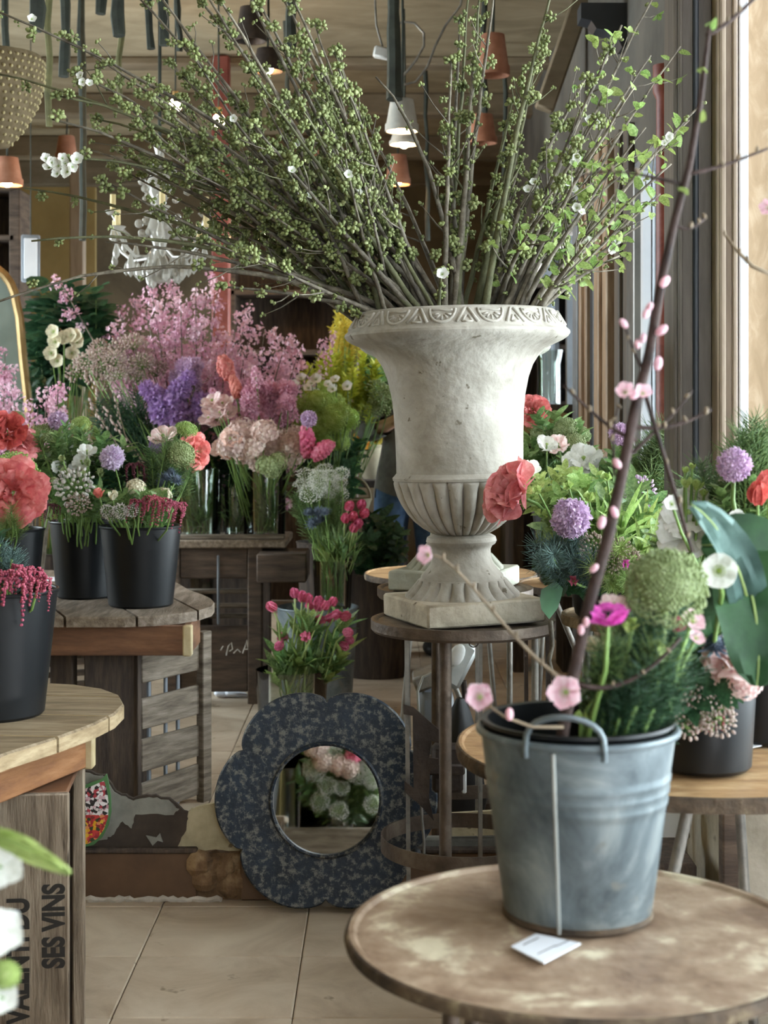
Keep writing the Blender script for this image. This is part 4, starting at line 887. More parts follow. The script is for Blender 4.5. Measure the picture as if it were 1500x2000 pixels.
part('body', MB().lathe([(r*k, bz+z*k) for r, z in ((0, 0), (26, 0), (36, 30), (34, 32), (24, 4), (0, 4))], 28, PXZ(690, 0, 7.6), lambda r, z, a: r*(1+.02*math.sin(20*a))), 'wicker', bk)
part('handle', MB().tube([PXZ(690+34*math.cos(a), bz+(28+45*math.sin(a))*k, 7.6) for a in [PI*i/14 for i in range(15)]], .007, 6), 'wicker', bk)
kt = thing('plant_table', 'small dark stool under the wicker basket', 'stool', PXZ(690, 0, 7.6))
part('seat', MB().lathe([(0, bz-.03), (.14, bz-.03), (.15, bz-.015), (.14, bz), (0, bz)], 28, PXZ(690, 0, 7.6)), 'dark_wood', kt)
for a in (.5, 2.1, 3.7, 5.3): part('leg', MB().tube([PXZ(690, bz-.02, 7.6)+Vector((.1*math.cos(a), .1*math.sin(a), 0)), PXZ(690, 0, 7.6)+Vector((.16*math.cos(a), .16*math.sin(a), 0))], .012, 8), 'iron_dark', kt)
o = P(1072, 790, 7.6); jv = thing('glass_jar', 'tall clear glass jar on the shelf right of the urn', 'jar', o)
part('glass', MB().lathe([(0, o.z), (.06, o.z), (.06, o.z+.2), (.075, o.z+.27), (.072, o.z+.27), (.056, o.z+.2), (.056, o.z+.01), (0, o.z+.01)], 24, (o.x, o.y, 0)), 'glass', jv)
t8 = thing('side_table', 'dark side table under the clear jar behind the urn', 'table', PXZ(1058, 0, 7.6))
part('top', MB().box(PXZ(1055, o.z-.02, 7.6), (.3, .4, .04), ch=.004), 'dark_wood', t8); part('drawer_front', MB().box(PXZ(1055, o.z-.09, 7.41), (.26, .02, .1), ch=.004), 'ochre_wall', t8)
for dx in (-.12, .12): part('leg', MB().box(PXZ(1055, (o.z-.04)/2, 7.6)+Vector((dx, 0, 0)), (.05, .3, o.z-.04)), 'dark_wood', t8)

# leaf-shaped flower sign propped against the board
ls = thing('leaf_sign', 'leaf-shaped sign printed with flowers leaning beside the wine crate', 'sign', P(165, 1656, DM-.02))
leaf = [(208, 1512), (212, 1530), (216, 1555), (217, 1585), (212, 1612), (200, 1635), (183, 1650), (160, 1656), (135, 1656), (118, 1640), (112, 1605), (118, 1570), (140, 1545), (175, 1530), (198, 1522)]
inn = [(203, 1525), (209, 1545), (212, 1570), (211, 1595), (203, 1620), (190, 1638), (172, 1648), (150, 1651), (130, 1648), (120, 1632), (117, 1605), (123, 1575), (144, 1550), (178, 1536)]
part('board', px_slab(leaf, DM-.02, .008), 'leaf_dark', ls, False); MATS['sign_green'] = mat('sign_green', ['#3f6b3f', '#5c8a58'], 6, 3, .5)
ls.children[0].data.materials.clear(); ls.children[0].data.materials.append(MATS['sign_green'])
part('flower_picture', px_slab(inn, DM-.0225, .002), 'flower_print', ls, False)
mat('sign_white', ['#efe9e8'], rough=.7)
for txt, px, py, sz in (('maison la fleurs', 150, 1577, .011), ('à toute heure', 150, 1587, .011)):
    lettering(txt, sz, P(px, py, DM-.0235), (math.cos(-.13), 0, math.sin(-.13)), (0, 0, 1), ls, 'sign_white', 'sign_text', .02)
# mirror image of the photographer, built as a figure mostly hidden by the urn
def person():
    t = thing('person', 'mirrored person in grey sweater and blue jeans, seen behind the urn', 'person', (.14, 8.05, 0))
    def skin(name, joints, edges, m, parent, root=0):
        me = bpy.data.meshes.new(name); me.from_pydata([j[:3] for j in joints], edges, []); me.materials.append(MATS[m])
        o = link(name, me, parent); md = o.modifiers.new('skin', 'SKIN'); md.use_smooth_shade = True
        for i, j in enumerate(joints): me.skin_vertices[0].data[i].radius = (j[3], j[4] if len(j) > 4 else j[3])
        for i in range(len(joints)): me.skin_vertices[0].data[i].use_root = (i == root)
        s_ = o.modifiers.new('sub', 'SUBSURF'); s_.levels = 2; s_.render_levels = 2; return o
    J = [(0, 0, .92, .15, .11), (0, 0, 1.1, .135, .1), (0, 0, 1.3, .16, .11), (0, 0, 1.42, .1, .08), (0, -.01, 1.5, .055, .055), (0, -.03, 1.6, .085, .1), (0, -.03, 1.7, .075, .09),
         (-.18, 0, 1.38, .06, .06), (-.24, -.06, 1.15, .045, .045), (-.12, -.26, 1.2, .035, .035), (-.05, -.32, 1.24, .03, .02),
         (.18, 0, 1.38, .06, .06), (.24, -.06, 1.15, .045, .045), (.12, -.26, 1.2, .035, .035), (.05, -.32, 1.24, .03, .02),
         (-.1, 0, .82, .095, .1), (-.11, -.01, .48, .065, .07), (-.11, .02, .1, .045, .05), (-.11, -.1, .035, .04, .03),
         (.1, 0, .82, .095, .1), (.11, -.01, .48, .065, .07), (.11, .02, .1, .045, .05), (.11, -.1, .035, .04, .03)]
    E = [(0, 1), (1, 2), (2, 3), (3, 4), (4, 5), (5, 6), (2, 7), (7, 8), (8, 9), (9, 10), (2, 11), (11, 12), (12, 13), (13, 14), (0, 15), (15, 16), (16, 17), (17, 18), (0, 19), (19, 20), (20, 21), (21, 22)]
    o = skin('body', J, E, 'skin', t)
    dg = bpy.context.evaluated_depsgraph_get(); dg.update(); me = bpy.data.meshes.new_from_object(o.evaluated_get(dg)); bpy.data.objects.remove(o)
    me.name = 'body'; me.materials.clear(); me.materials.append(MATS['skin']); me.polygons.foreach_set('use_smooth', [True]*len(me.polygons)); link('body', me, t)
    me.update(); vn = [v.normal.copy() for v in me.vertices]
    def cloth(name, m, test, off):
        ids = {}; vs = []; fs = []
        for p in me.polygons:
            if test(p.center):
                f = []
                for q in p.vertices:
                    if q not in ids: ids[q] = len(vs); vs.append(me.vertices[q].co+vn[q]*off)
                    f.append(ids[q])
                fs.append(f)
        mb = MB(); mb.add(vs, fs); link(name, mb.mesh(name, m), t)
    cloth('sweater', 'sweater', lambda c: .84 < c.z < 1.46 and not (c.y < -.24), .016)
    cloth('jeans', 'denim', lambda c: .09 < c.z < .95 and abs(c.x) < .24 and c.y > -.2, .01)
    for sx in (-1, 1):
        o = link('shoe', MB().ball((sx*.11, -.05, .04), .055, 14, 8, (.9, 2.1, .75)).mesh('shoe', 'shoe'), t)
        for q in range(4):
            o = link('finger', MB().tube([(sx*.05, -.32, 1.21+.02*q), (sx*.03, -.355, 1.212+.02*q), (sx*.01, -.36, 1.212+.02*q)], [.009, .008, .006], 7).mesh('finger', 'skin'), t)
        o = link('thumb', MB().tube([(sx*.07, -.3, 1.25), (sx*.05, -.31, 1.29), (sx*.02, -.33, 1.3)], [.011, .01, .007], 7).mesh('thumb', 'skin'), t)
        o = link('eye', MB().ball((sx*.032, -.125, 1.64), .012, 10, 6).mesh('eye', 'white_paper'), t)
        o = link('ear', MB().ball((sx*.09, -.03, 1.62), .028, 8, 6, (.35, .7, 1)).mesh('ear', 'skin'), t)
    link('nose', MB().ball((0, -.135, 1.61), .016, 8, 6, (.8, 1, 1.4)).mesh('nose', 'skin'), t)
    link('mouth', MB().ball((0, -.122, 1.565), .022, 10, 6, (1, .4, .3)).mesh('mouth', 'pet_coral_rose'), t)
    link('hair', MB().ball((0, .0, 1.68), .112, 18, 12, (.95, 1.05, .95)).mesh('hair', 'hair'), t)
    ph = thing('phone', 'dark phone held up in both hands by the person behind the urn', 'phone', (.14, 7.68, 1.25))
    part('case', MB().box((.14, 7.68, 1.25), (.075, .009, .155), ch=.004), 'black_matte', ph); part('lens', MB().lathe([(0, 0), (.011, 0), (.011, .004), (0, .004)], 14, (.12, 7.675, 1.305), None, Matrix.Rotation(PI/2, 3, 'X')), 'iron_grey', ph)
person()

# ------------------------------------------------------------------ flower library (unit bloom radius, facing +z)
def rotZ(a): return Matrix.Rotation(a, 4, 'Z')
def rotX(a): return Matrix.Rotation(a, 4, 'X')
def fib(n, lo=-1.0, hi=1.0):
    for i in range(n):
        z = hi-(hi-lo)*(i+.5)/n; r = math.sqrt(max(0, 1-z*z)); a = i*2.399963
        yield Vector((r*math.cos(a), r*math.sin(a), z))
def toward(d, roll=0): return d.to_track_quat('Z', 'Y').to_matrix().to_4x4() @ rotZ(roll)
rg = random.Random(5)
def rr_(a, b): return rg.uniform(a, b)
def g_blossom(n=5, L=1, W=.5, cup=.35, curl=.25, lift=.15, k=1.4, ruf=.03):
    mb = MB()
    for i in range(n): mb.petal(rotZ(2*PI*i/n) @ Matrix.Translation((0, .06, 0)) @ rotX(lift), L*rr_(.92, 1.05), W, cup, curl, k, ruf)
    return mb
def g_center(n=14, r=.28, h=.3):
    mb = MB(); mb.ball((0, 0, .05), .14, 7, 5)
    for i in range(n):
        a = 2*PI*i/n; p = Vector((r*math.cos(a), r*math.sin(a), h*rr_(.7, 1.1))); mb.tube([(0, 0, .03), p], [.018, .012], 4); mb.ball(p, .035, 5, 3)
    return mb
def g_rose(layers=((3, .1, .06, .62), (4, .2, .12, .74), (5, .32, .2, .84), (5, .42, .35, .88), (6, .48, .6, .9)), W=.5, ruf=.025):
    mb = MB(); o = 0
    for n, r, tl, L in layers:
        o += .6
        for i in range(n):
            a = 2*PI*i/n+o+rr_(-.1, .1)
            M = rotZ(a) @ Matrix.Translation((0, r, -.45)) @ rotX(PI/2-tl)
            mb.petal(M, L*1.15*rr_(.92, 1.06), W*(1.25 if r > .15 else .75), -.5, -.25-.3*tl, 1.5, ruf, 5, 6, .3, .5)
    return mb
def g_cup(n=6, ruf=.08, L=1.35, W=.62, tl=.35):
    mb = MB()
    for i in range(n):
        M = rotZ(2*PI*i/n+rr_(-.1, .1)) @ Matrix.Translation((0, .12+.06*(i % 2), -.6)) @ rotX(PI/2-tl-.18*(i % 2)); mb.petal(M, L*rr_(.9, 1.05), W*1.05, -.4, -.3, 1.5, ruf, 5, 6, .35, .3)
    return mb
def g_tulip():
    mb = MB()
    for i in range(6):
        M = rotZ(2*PI*i/6) @ Matrix.Translation((0, .28+.08*(i % 2), -1)) @ rotX(PI/2-.2); mb.petal(M, 2.0, .56, -.5, .2, 1.0, 0, 4, 6, .05, .5)
    return mb
def g_ball(n=150, s=.3):
    mb = MB(); mb.ball((0, 0, 0), .72, 10, 7)
    for d in fib(n, -.85, 1):
        M = Matrix.Translation(d*.68*rr_(.85, 1.1)) @ toward(d, rr_(0, 6)) 
        for q in range(3): mb.petal(M @ rotZ(2.1*q) @ rotX(.9+rr_(-.2, .2)), s*rr_(.8, 1.6), s*.42, .3, .1, 1.2, .06, 2, 2)
    return mb
def g_umbel(n=260, flat=.75, lo=-.15, b=.06):
    mb = MB()
    for d in fib(n, lo, 1):
        k = rr_(.86, 1.03); p = Vector((d.x, d.y, d.z*flat))*k; mb.ball(p, b*rr_(.75, 1.3), 5, 3)
    mb.lathe([(0, -.4), (.35, -.12), (.8, .02), (.86, .1*flat), (.7, .55*flat), (.35, .8*flat), (0, .84*flat)], 14)
    return mb
def g_ribs(n=14):
    mb = MB()
    for i in range(n): a = 2*PI*i/n; mb.tube([(0, 0, -.5), (.4*math.cos(a), .4*math.sin(a), -.25), (.85*math.cos(a), .85*math.sin(a), .05)], .015, 3)
    return mb
def g_hydra(n=70, s=.22, flat=.8, lo=-.25):
    mb = MB(); mb.ball((0, 0, 0), .74, 10, 7, (1, 1, flat))
    for d in fib(n, lo, 1):
        M = Matrix.Translation(Vector((d.x, d.y, d.z*flat))*rr_(.78, 1)) @ toward(d, rr_(0, 6))
        for q in range(4): mb.petal(M @ rotZ(PI/2*q) @ rotX(.25), s, s*.5, .2, .1, .6, 0, 2, 2, .2)
    return mb
def g_spike(n=34, s=.3, h=2.2):
    mb = MB()
    for i in range(n):
        z = -h*i/n+.3; a = i*2.4; r = .12+.42*min(1, i/n*2.2); d = Vector((math.cos(a), math.sin(a), .35)).normalized()
        M = Matrix.Translation((r*math.cos(a), r*math.sin(a), z)) @ toward(d, rr_(0, 6))
        for q in range(4): mb.petal(M @ rotZ(PI/2*q) @ rotX(.35), s, s*.5, .3, .2, .6, .03, 2, 2, .2)
    return mb
def g_plume(n=9):
    mb = MB(); pts = [(0, 0, -.9), (0, .02, -.4), (.02, .08, .1), (.05, .2, .55), (.1, .4, .9)]
    for i in range(70):
        t = i/70; a = i*2.4; q = t*(len(pts)-1); k = min(int(q), len(pts)-2); c = Vector(pts[k]).lerp(Vector(pts[k+1]), q-k); r = .38*math.sin(PI*(.15+.8*t))+.05
        mb.ball(c+Vector((r*math.cos(a)*1.25, r*math.sin(a)*.8, 0)), .17*rr_(.7, 1.2), 6, 4)
    mb.tube(pts, [.3, .42, .46, .36, .12], 10)
    return mb
def g_berries(n=9, ln=1.6):
    mb = MB()
    for i in range(n):
        a = i*2.4; sp = .15+.75*math.sqrt((i+.5)/n); d = Vector((math.cos(a)*sp, math.sin(a)*sp, 0)); L_ = ln*rr_(.6, 1.1)
        for j in range(16):
            t = j/15; c = Vector((d.x*(.3+.7*min(1, t*2)), d.y*(.3+.7*min(1, t*2)), .3-.35*(1-t)-L_*t*t))
            for q in range(2): mb.ball(c+Vector((rr_(-.08, .08), rr_(-.08, .08), rr_(-.03, .03)))*(1.2-.8*t), .055*rr_(.8, 1.25), 5, 3)
    return mb
def g_wax(n=80, b=.085, flat=.85):
    mb = MB()
    for d in fib(n, -.3, 1): 
        p = Vector((d.x, d.y, d.z*flat))*rr_(.7, 1.05); mb.ball(p, b*rr_(.7, 1.3), 5, 3, (1, 1, 1.4), toward(d).to_3x3())
    return mb
def g_sticks(n=26, L=.95):
    mb = MB()
    for d in fib(n, -.2, 1): mb.tube([(0, 0, -.5), d*L*.5+Vector((0, 0, -.1)), d*L*.92], [.02, .014, .01], 3)
    return mb
def g_thistle(n=90):
    mb = MB(); mb.ball((0, 0, 0), .4, 8, 6, (1, 1, 1.2))
    for d in fib(n, -.6, 1): mb.tube([d*.35, d*rr_(.6, .8)], [.05, .006], 3)
    for i in range(12):
        a = 2*PI*i/12; d = Vector((math.cos(a), math.sin(a), .15)); mb.petal(Matrix.Translation((0, 0, -.3)) @ rotZ(a-PI/2) @ rotX(.15), 1.25, .1, 0, .15, .6, 0, 2, 3)
    return mb
def leaf(mb, M, L, W, fold=.25, curl=-.15, k=.62): mb.petal(M, L, W, fold, curl, k, 0, 2, 4, 0, .05)
def g_spray(n=18, L=.85, W=.2, ln=2.2, up=.7, sp=1.0):
    mb = MB()
    for i in range(n):
        t = i/n; z = .35-ln*t*.8; a = i*2.4; tl = up*(1-t*.6)
        leaf(mb, Matrix.Translation((0, 0, z)) @ rotZ(a) @ rotX(tl*sp+rr_(-.2, .2)), L*rr_(.75, 1.15), W*rr_(.85, 1.15))
    return mb
def g_feather(n=120, L=.85, ln=2.0):
    mb = MB()
    for i in range(n):
        t = i/n; z = .5-ln*t; a = i*2.4; d = Vector((math.cos(a), math.sin(a), rr_(.2, .9))).normalized(); s_ = L*rr_(.6, 1.1)
        mb.tube([(0, 0, z), Vector((0, 0, z))+d*s_*.6, Vector((0, 0, z+.08))+d*s_], [.016, .012, .006], 3)
    return mb
def g_blades(n=9, L=2.2, W=.1):
    mb = MB()
    for i in range(n):
        a = i*2.4; leaf(mb, Matrix.Translation((0, 0, -1.2)) @ rotZ(a) @ rotX(PI/2-rr_(.1, .55)), L*rr_(.7, 1.1), W, .3, -.25)
    return mb
def g_twigbuds(n=16, ln=2.4):
    mb = MB()
    for i in range(n):
        t = i/n; a = i*2.4; mb.ball((.07*math.cos(a), .07*math.sin(a), .4-ln*t), .06*rr_(.8, 1.3), 5, 4, (.8, .8, 1.4))
    return mb
LIB = {  # kind: list of (part name, generator, material or None for the petal colour, stuff)
    'rose': [('petals', g_rose, None, 0)], 'peony': [('petals', lambda: g_rose(((4, .08, .1, .6), (5, .18, .25, .75), (6, .3, .5, .85), (7, .4, .8, .95), (7, .45, 1.1, 1.0)), .5, .09), None, 0)],
    'lisianthus': [('petals', lambda: g_cup(7, .09, 1.35, .6, .45), None, 0), ('centre', lambda: g_center(8, .14, .1), 'pet_lime', 1)],
    'blossom': [('petals', g_blossom, None, 0), ('stamens', g_center, 'pet_lime', 1)],
    'anemone': [('petals', lambda: g_cup(7, .02, 1.3, .62, .4), None, 0), ('centre', lambda: g_center(20, .3, .2), 'black_matte', 1)],
    'tulip': [('petals', g_tulip, None, 0)], 'bud': [('petals', lambda: g_rose(((3, .08, .05, 1.0), (3, .2, .05, 1.1)), .4, .0), None, 0)],
    'scabiosa': [('florets', g_ball, None, 1)], 'carnation': [('florets', lambda: g_ball(70, .5), None, 1)], 'allium': [('florets', lambda: g_ball(260, .24), None, 1)],
    'umbel': [('florets', g_umbel, None, 1), ('ribs', g_ribs, 'stem_pale', 1)], 'umbel_big': [('florets', lambda: g_umbel(900, .95, -.75, .042), None, 1)],
    'hydrangea': [('florets', g_hydra, None, 1)], 'stock': [('florets', g_spike, None, 1)], 'plume': [('plume', g_plume, None, 0)],
    'berries': [('berries', g_berries, None, 1)], 'wax': [('buds', g_wax, None, 1), ('stalks', g_sticks, 'stem_green', 1)], 'thistle': [('spines', g_thistle, None, 1)],
    'spray': [('leaves', g_spray, None, 1)], 'spray_fine': [('leaves', lambda: g_spray(46, .5, .11, 2.2, .9), None, 1)], 'spray_wide': [('leaves', lambda: g_spray(14, 1.0, .42, 1.9, .45), None, 1)],
    'lace': [('florets', lambda: g_wax(170, .045, .35), None, 1), ('stalks', g_sticks, 'stem_pale', 1)], 'broad_blades': [('leaves', lambda: g_blades(6, 2.0, .24), None, 1)],
    'feather': [('fronds', g_feather, None, 1)], 'blades': [('blades', g_blades, None, 1)], 'willow': [('catkins', g_twigbuds, None, 1)], 'needles': [('needles', lambda: g_feather(150, .7, 2.2), None, 1)],
}
CACHE = {}
def lib(kind, i, m):
    nm, gen, mm, st = LIB[kind][i]; key = (kind, i, mm or m)
    if key not in CACHE: CACHE[key] = gen().mesh(nm, mm or m, True)
    return CACHE[key], nm, st
NAMES = dict(rose='rose', peony='peony', lisianthus='lisianthus', blossom='blossom', anemone='anemone', tulip='tulip', bud='rosebud', scabiosa='scabious', carnation='carnation', allium='allium',
             umbel='green_umbel', umbel_big='green_umbel', hydrangea='hydrangea', stock='stock_flower', plume='celosia_plume', berries='berry_spray', wax='wax_flower', thistle='sea_holly',
             spray='leaf_spray', spray_fine='leaf_spray', spray_wide='leaf_spray', feather='fennel_frond', lace='lace_flower', broad_blades='tulip_leaf', blades='grass_blades', willow='willow_twig', needles='pine_sprig')
def fl(kind, m, px, py, D, spx, base, label, group=None, face=None, stem='stem_green', cat=None, sr=.0028, bend=.06):
    H = P(px, py, D); s_ = spx/F*D; base = Vector(base)
    if face is None:
        out = (H-base).normalized(); face = out*.8+Vector((R(-.5, .5), -.75+R(-.4, .3), .35+R(-.3, .3)))
    face = Vector(face).normalized(); q = face.to_track_quat('Z', 'Y')
    isl = kind in ('spray', 'spray_fine', 'spray_wide', 'feather', 'blades', 'broad_blades', 'willow', 'needles', 'stock', 'plume')
    if isl: q = ((H-base).normalized()*.9+Vector((R(-.25, .25), R(-.35, .15), .15))).to_track_quat('Z', 'Y')
    q = q @ Quaternion((0, 0, 1), R(0, 6.28))
    nm_ = NAMES[kind]
    if nm_ == 'leaf_spray': nm_ = {'leaf_dark': 'evergreen_spray', 'leaf_yellow': 'olive_spray', 'leaf_fresh': 'young_leaf_spray', 'pet_yellow': 'yellow_flower_spray'}.get(m, 'leaf_spray')
    t = thing(nm_, label, cat or ('foliage' if isl and kind not in ('stock', 'plume') else 'flower'), H, group, q)
    for i in range(len(LIB[kind])):
        me, nm, st = lib(kind, i, m); o = link(nm, me, t); o.scale = (s_, s_, s_)
        if st: o['kind'] = 'stuff'
    inv = q.inverted(); ax = q @ Vector((0, 0, -1)); L_ = (H-base).length
    p = [H+ax*s_*.05, H+ax*min(L_*.3, s_*2.2)*.6+(base-H)*.12, H.lerp(base, .55)+Vector((R(-bend, bend)*L_, 0, 0))*.5, base]
    mb = MB(); mb.tube([inv @ (v-H) for v in p], [sr*.8, sr, sr, sr], 5); link('stem', mb.mesh('stem', stem), t)
    return t
def fill(kind, m, n, px, py, rx, ry, D, dD, s0, s1, base, label, group, stem='stem_green', br=.04, face=None, cat=None):
    for i in range(n):
        a = i*2.399963+n; r = math.sqrt((i+.5)/n); q = r*R(.9, 1.05)
        b = Vector(base)+Vector((R(-br, br), R(-br, br), 0))
        oc = int((a/(2*PI)*8+.5)) % 8
        where = 'in the middle' if r < .42 else ('at the right', 'at the lower right', 'at the bottom', 'at the lower left', 'at the left', 'at the upper left', 'at the top', 'at the upper right')[oc]
        fl(kind, m, px+rx*q*math.cos(a), py+ry*q*math.sin(a), D+R(-dD, dD), R(s0, s1), b, label+', '+where, group, face, stem, cat)
def inside(t, dz): return Vector(t.location)+Vector((0, 0, dz))

# ------------------------------------------------------------------ budding branches in the urn
bud_meshes = []
for v in range(5):
    mb = MB(); mg = MB(); nb = 10+v
    for i, d in enumerate(fib(nb, -.5, 1)):
        k = rr_(.6, 1.05); p = Vector((d.x, d.y, d.z*.8))*.0125*k
        mb.ball(p, .0038*rr_(.85, 1.2), 6, 4, (1, 1, 1.35), toward(d).to_3x3())
    bud_meshes.append(mb.mesh('bud_cluster', 'bud_green'))
small_meshes = []
for v in range(3):
    mb = MB()
    for i in range(4+v): mb.ball((rr_(-.005, .005), rr_(-.005, .005), rr_(-.004, .006)), .003*rr_(.8, 1.2), 5, 4, (1, 1, 1.3))
    small_meshes.append(mb.mesh('bud_cluster', 'bud_green'))
lf = MB(); leaf(lf, rotX(.3), 1, .3, .25, -.2, .6); leaf_me = lf.mesh('leaf', 'leaf_fresh')
lf = MB()
for i in range(3): leaf(lf, rotZ(i*2.2) @ rotX(.5+.2*i), 1-.15*i, .34, .25, -.2, .6)
tuft_me = lf.mesh('leaf_tuft', 'leaf_fresh')
bl_p = g_blossom(5, 1, .44, .3, .2, .35).mesh('blossom', 'pet_white'); bl_pp = g_blossom(5, 1, .42, .35, .25, .4).mesh('blossom', 'pet_blossom_pink'); bl_c = g_center(10, .25, .3).mesh('stamens', 'pet_lime')
def blossom(t, p, s_, d=None, pink=False):
    o = link('blossom', bl_pp if pink else bl_p, t); o.location = p; o.scale = (s_,)*3; o.rotation_mode = 'QUATERNION'
    d = Vector(d) if d is not None else Vector((R(-.6, .6), -1, R(-.2, .7))); o.rotation_quaternion = d.to_track_quat('Z', 'Y') @ Quaternion((0, 0, 1), R(0, 6))
    link('stamens', bl_c, o); return o
def bez(pts, n):
    pts = [Vector(p) for p in pts]; out = []
    for i in range(n+1):
        t = i/n; q = pts
        while len(q) > 1: q = [q[j].lerp(q[j+1], t) for j in range(len(q)-1)]
        out.append(q[0])
    return out
def branch(name, label, group, base, tip, mid=None, r0=.0068, r1=.0017, m='bark', buds=12, bmode='bud', start=.35, twigs=3, tipbuds=True, leaves=0, cat='branch', wob=.010, bscale=1.15):
    base, tip = Vector(base), Vector(tip); t = thing(name, label, cat, base, group); L_ = (tip-base).length
    mid = Vector(mid) if mid is not None else base.lerp(tip, .5)+Vector((R(-.02, .02), R(-.04, .04), R(-.005, .05)))*L_*1.2
    pts = bez((base, mid, tip), 14)
    pts = [p+Vector((R(-1, 1), R(-1, 1), R(-1, 1)))*wob*L_*.28*(0 if i in (0,) else 1) for i, p in enumerate(pts)]
    rad_ = [1.25*(r0+(r1-r0)*(i/14)**.8)*R(.9, 1.12) for i in range(15)]
    link('stem', MB().tube([p-base for p in pts], rad_, 6).mesh('stem', m, True), t)
    def at(k): k = min(max(k, 0), .9999)*14; i = int(k); return pts[i].lerp(pts[i+1], k-i), (pts[i+1]-pts[i]).normalized(), rad_[i]
    for q in range(twigs):
        p, d, r = at(R(.35, .9)); sd = d.orthogonal(); sd.rotate(Quaternion(d, R(0, 6.28))); ln = R(.04, .13)
        e = p+(d*.9+sd*.55).normalized()*ln; link('twig', MB().tube([p-base, (p+e)/2-base+sd*.004, e-base], [r*.45, r*.35, .001], 5).mesh('twig', m), t)
        if bmode == 'bud':
            for kk in (1.0,):
                o = link('bud_cluster', random.choice(small_meshes), t); o.location = p.lerp(e, kk)-base
        else:
            o = link('leaf_tuft', tuft_me, t); o.location = e-base; o.scale = [R(.018, .028)]*3; o.rotation_euler = (R(0, 6), R(0, 6), R(0, 6))
    k = start; step = (1-start)/max(1, buds); i = 0
    while k < 1.0 and buds:
        p, d, r = at(k); sd = d.orthogonal(); sd.rotate(Quaternion(d, R(0, 6.28)))
        big = R(0, 1) < .62 and bmode == 'bud'
        o = link('bud_cluster', random.choice(bud_meshes if big else small_meshes), t)
        o.location = p-base+sd*(r+(.009 if big else .004)); o.rotation_euler = (R(0, 6), R(0, 6), R(0, 6)); sc_ = R(.75, 1.1)*bscale; o.scale = (sc_,)*3
        k += step*R(.5, 1.5)
    if tipbuds and bmode == 'bud':
        o = link('bud_cluster', random.choice(bud_meshes), t); o.location = tip-base; o.scale = (bscale,)*3
    for q in range(leaves):
        p, d, r = at(R(.3, 1.0)); sd = d.orthogonal(); sd.rotate(Quaternion(d, R(0, 6.28)))
        o = link('leaf', leaf_me, t); o.location = p-base+sd*r; o.scale = [R(.026, .044)]*3; o.rotation_mode = 'QUATERNION'; o.rotation_quaternion = (sd+d*.3).to_track_quat('Y', 'Z') @ Quaternion((0, 1, 0), R(-1, 1))
    t['_pts'] = 0; del t['_pts']
    return t, at
mouthZ = SZ+.054+(1163-640)*US
def mouth(px, dD=0): return Vector(((px-CX)/F*UD, UD+dD, mouthZ))
GL = 'cherry branches fanning left from the urn'
# long outer branches, each told apart by its tip
special = [
 (880, (-15, 18), (560, 250), 'topmost left cherry branch running out near the upper left corner', 14, .42), (870, (122, 72), (480, 290), 'cherry branch ending in a big bud cluster at upper left', 14, .4),
 (860, (-20, 143), (440, 230), 'pale thin cherry branch running level out of the left edge', 6, .4), (860, (148, 142), (470, 300), 'cherry branch ending in half-open white buds at left', 14, .4),
 (850, (110, 188), (420, 230), 'thin cherry branch with a forked dark tip at left', 6, .4), (850, (190, 232), (500, 300), 'cherry branch with a green bud cluster left of the chandelier top', 12, .4),
 (840, (100, 232), (400, 300), 'thin bare cherry twig pointing left above the terracotta lamp', 4, .5), (830, (130, 312), (430, 300), 'cherry branch tipped with a white blossom bunch at left', 6, .5),
 (830, (178, 292), (470, 400), 'bare grey cherry twig pointing left below the white blossoms', 3, .6), (820, (46, 368), (420, 420), 'greenish bare branch pointing left below the white blossom bunch', 3, .5),
 (800, (60, 470), (420, 420), 'dark arching branch passing below the chandelier', 3, .5), (790, (-20, 596), (390, 430), 'lowest dark arching branch drooping to the left edge', 2, .5),
 (835, (432, 560), (620, 570), 'pale low branch ending in bright buds left of the urn rim', 5, .55), (845, (205, 470), (520, 500), 'dark knobbly branch pointing left over the chandelier drops', 4, .5),
 (905, (735, 150), (850, 270), 'single bending branch tipped with bright buds above the urn', 2, .7)]
for bx, tp, md, lb, nb, stt in special:
    D_ = UD+R(-.2, .12); b0 = mouth(bx, R(-.06, .06))
    mid = P(md[0], md[1], (UD+D_)/2)
    t, at = branch('cherry_branch', lb, GL, b0, P(tp[0], tp[1], D_), mid*1.0, .0072, .0018, 'bark' if R(0, 1) < .7 else 'bark_green', nb, 'bud', stt, 2, nb > 4, bscale=1.2)
    if tp == (130, 312):
        for dx, dy in ((-40, 6), (-28, 14), (-15, 20), (-2, 16), (12, 22), (20, 8), (-34, 24), (2, 32), (-18, 36), (-8, 6)):
            blossom(t, P(tp[0]+dx, tp[1]+dy-8, D_-.02)-t.location, R(.012, .017))
    if tp == (148, 142):
        for dx, dy in ((14, 18), (26, 22), (10, 6)): blossom(t, P(tp[0]+dx, tp[1]+dy, D_-.02)-t.location, .011)
    if tp == (-15, 18): blossom(t, P(62, 38, D_-.02)-t.location, .012)
LMK = (((14, 335), 'near the lit lamp at the left edge'), ((130, 288), 'near the small terracotta lamp'), ((110, 120), 'toward the hanging stems'), ((312, 440), 'over the chandelier'), ((343, 205), 'near the upper bare bulb'), ((427, 236), 'near the lower bare bulb'), ((523, 118), 'near the dazzling lamp'), ((490, 20), 'near the dark unlit lamp'),
       ((622, 310), 'before the half hidden terracotta lamp'), ((510, 466), 'near the bulb over the pink cloud'), ((700, 120), 'left of the whitewashed lamp'), ((230, 40), 'at the top left'), ((640, 0), 'at the top edge'), ((220, 330), 'right of the white blossom bunch'))
def near(x, y): return min(LMK, key=lambda l: (l[0][0]-x)**2+(l[0][1]-y)**2)[1]
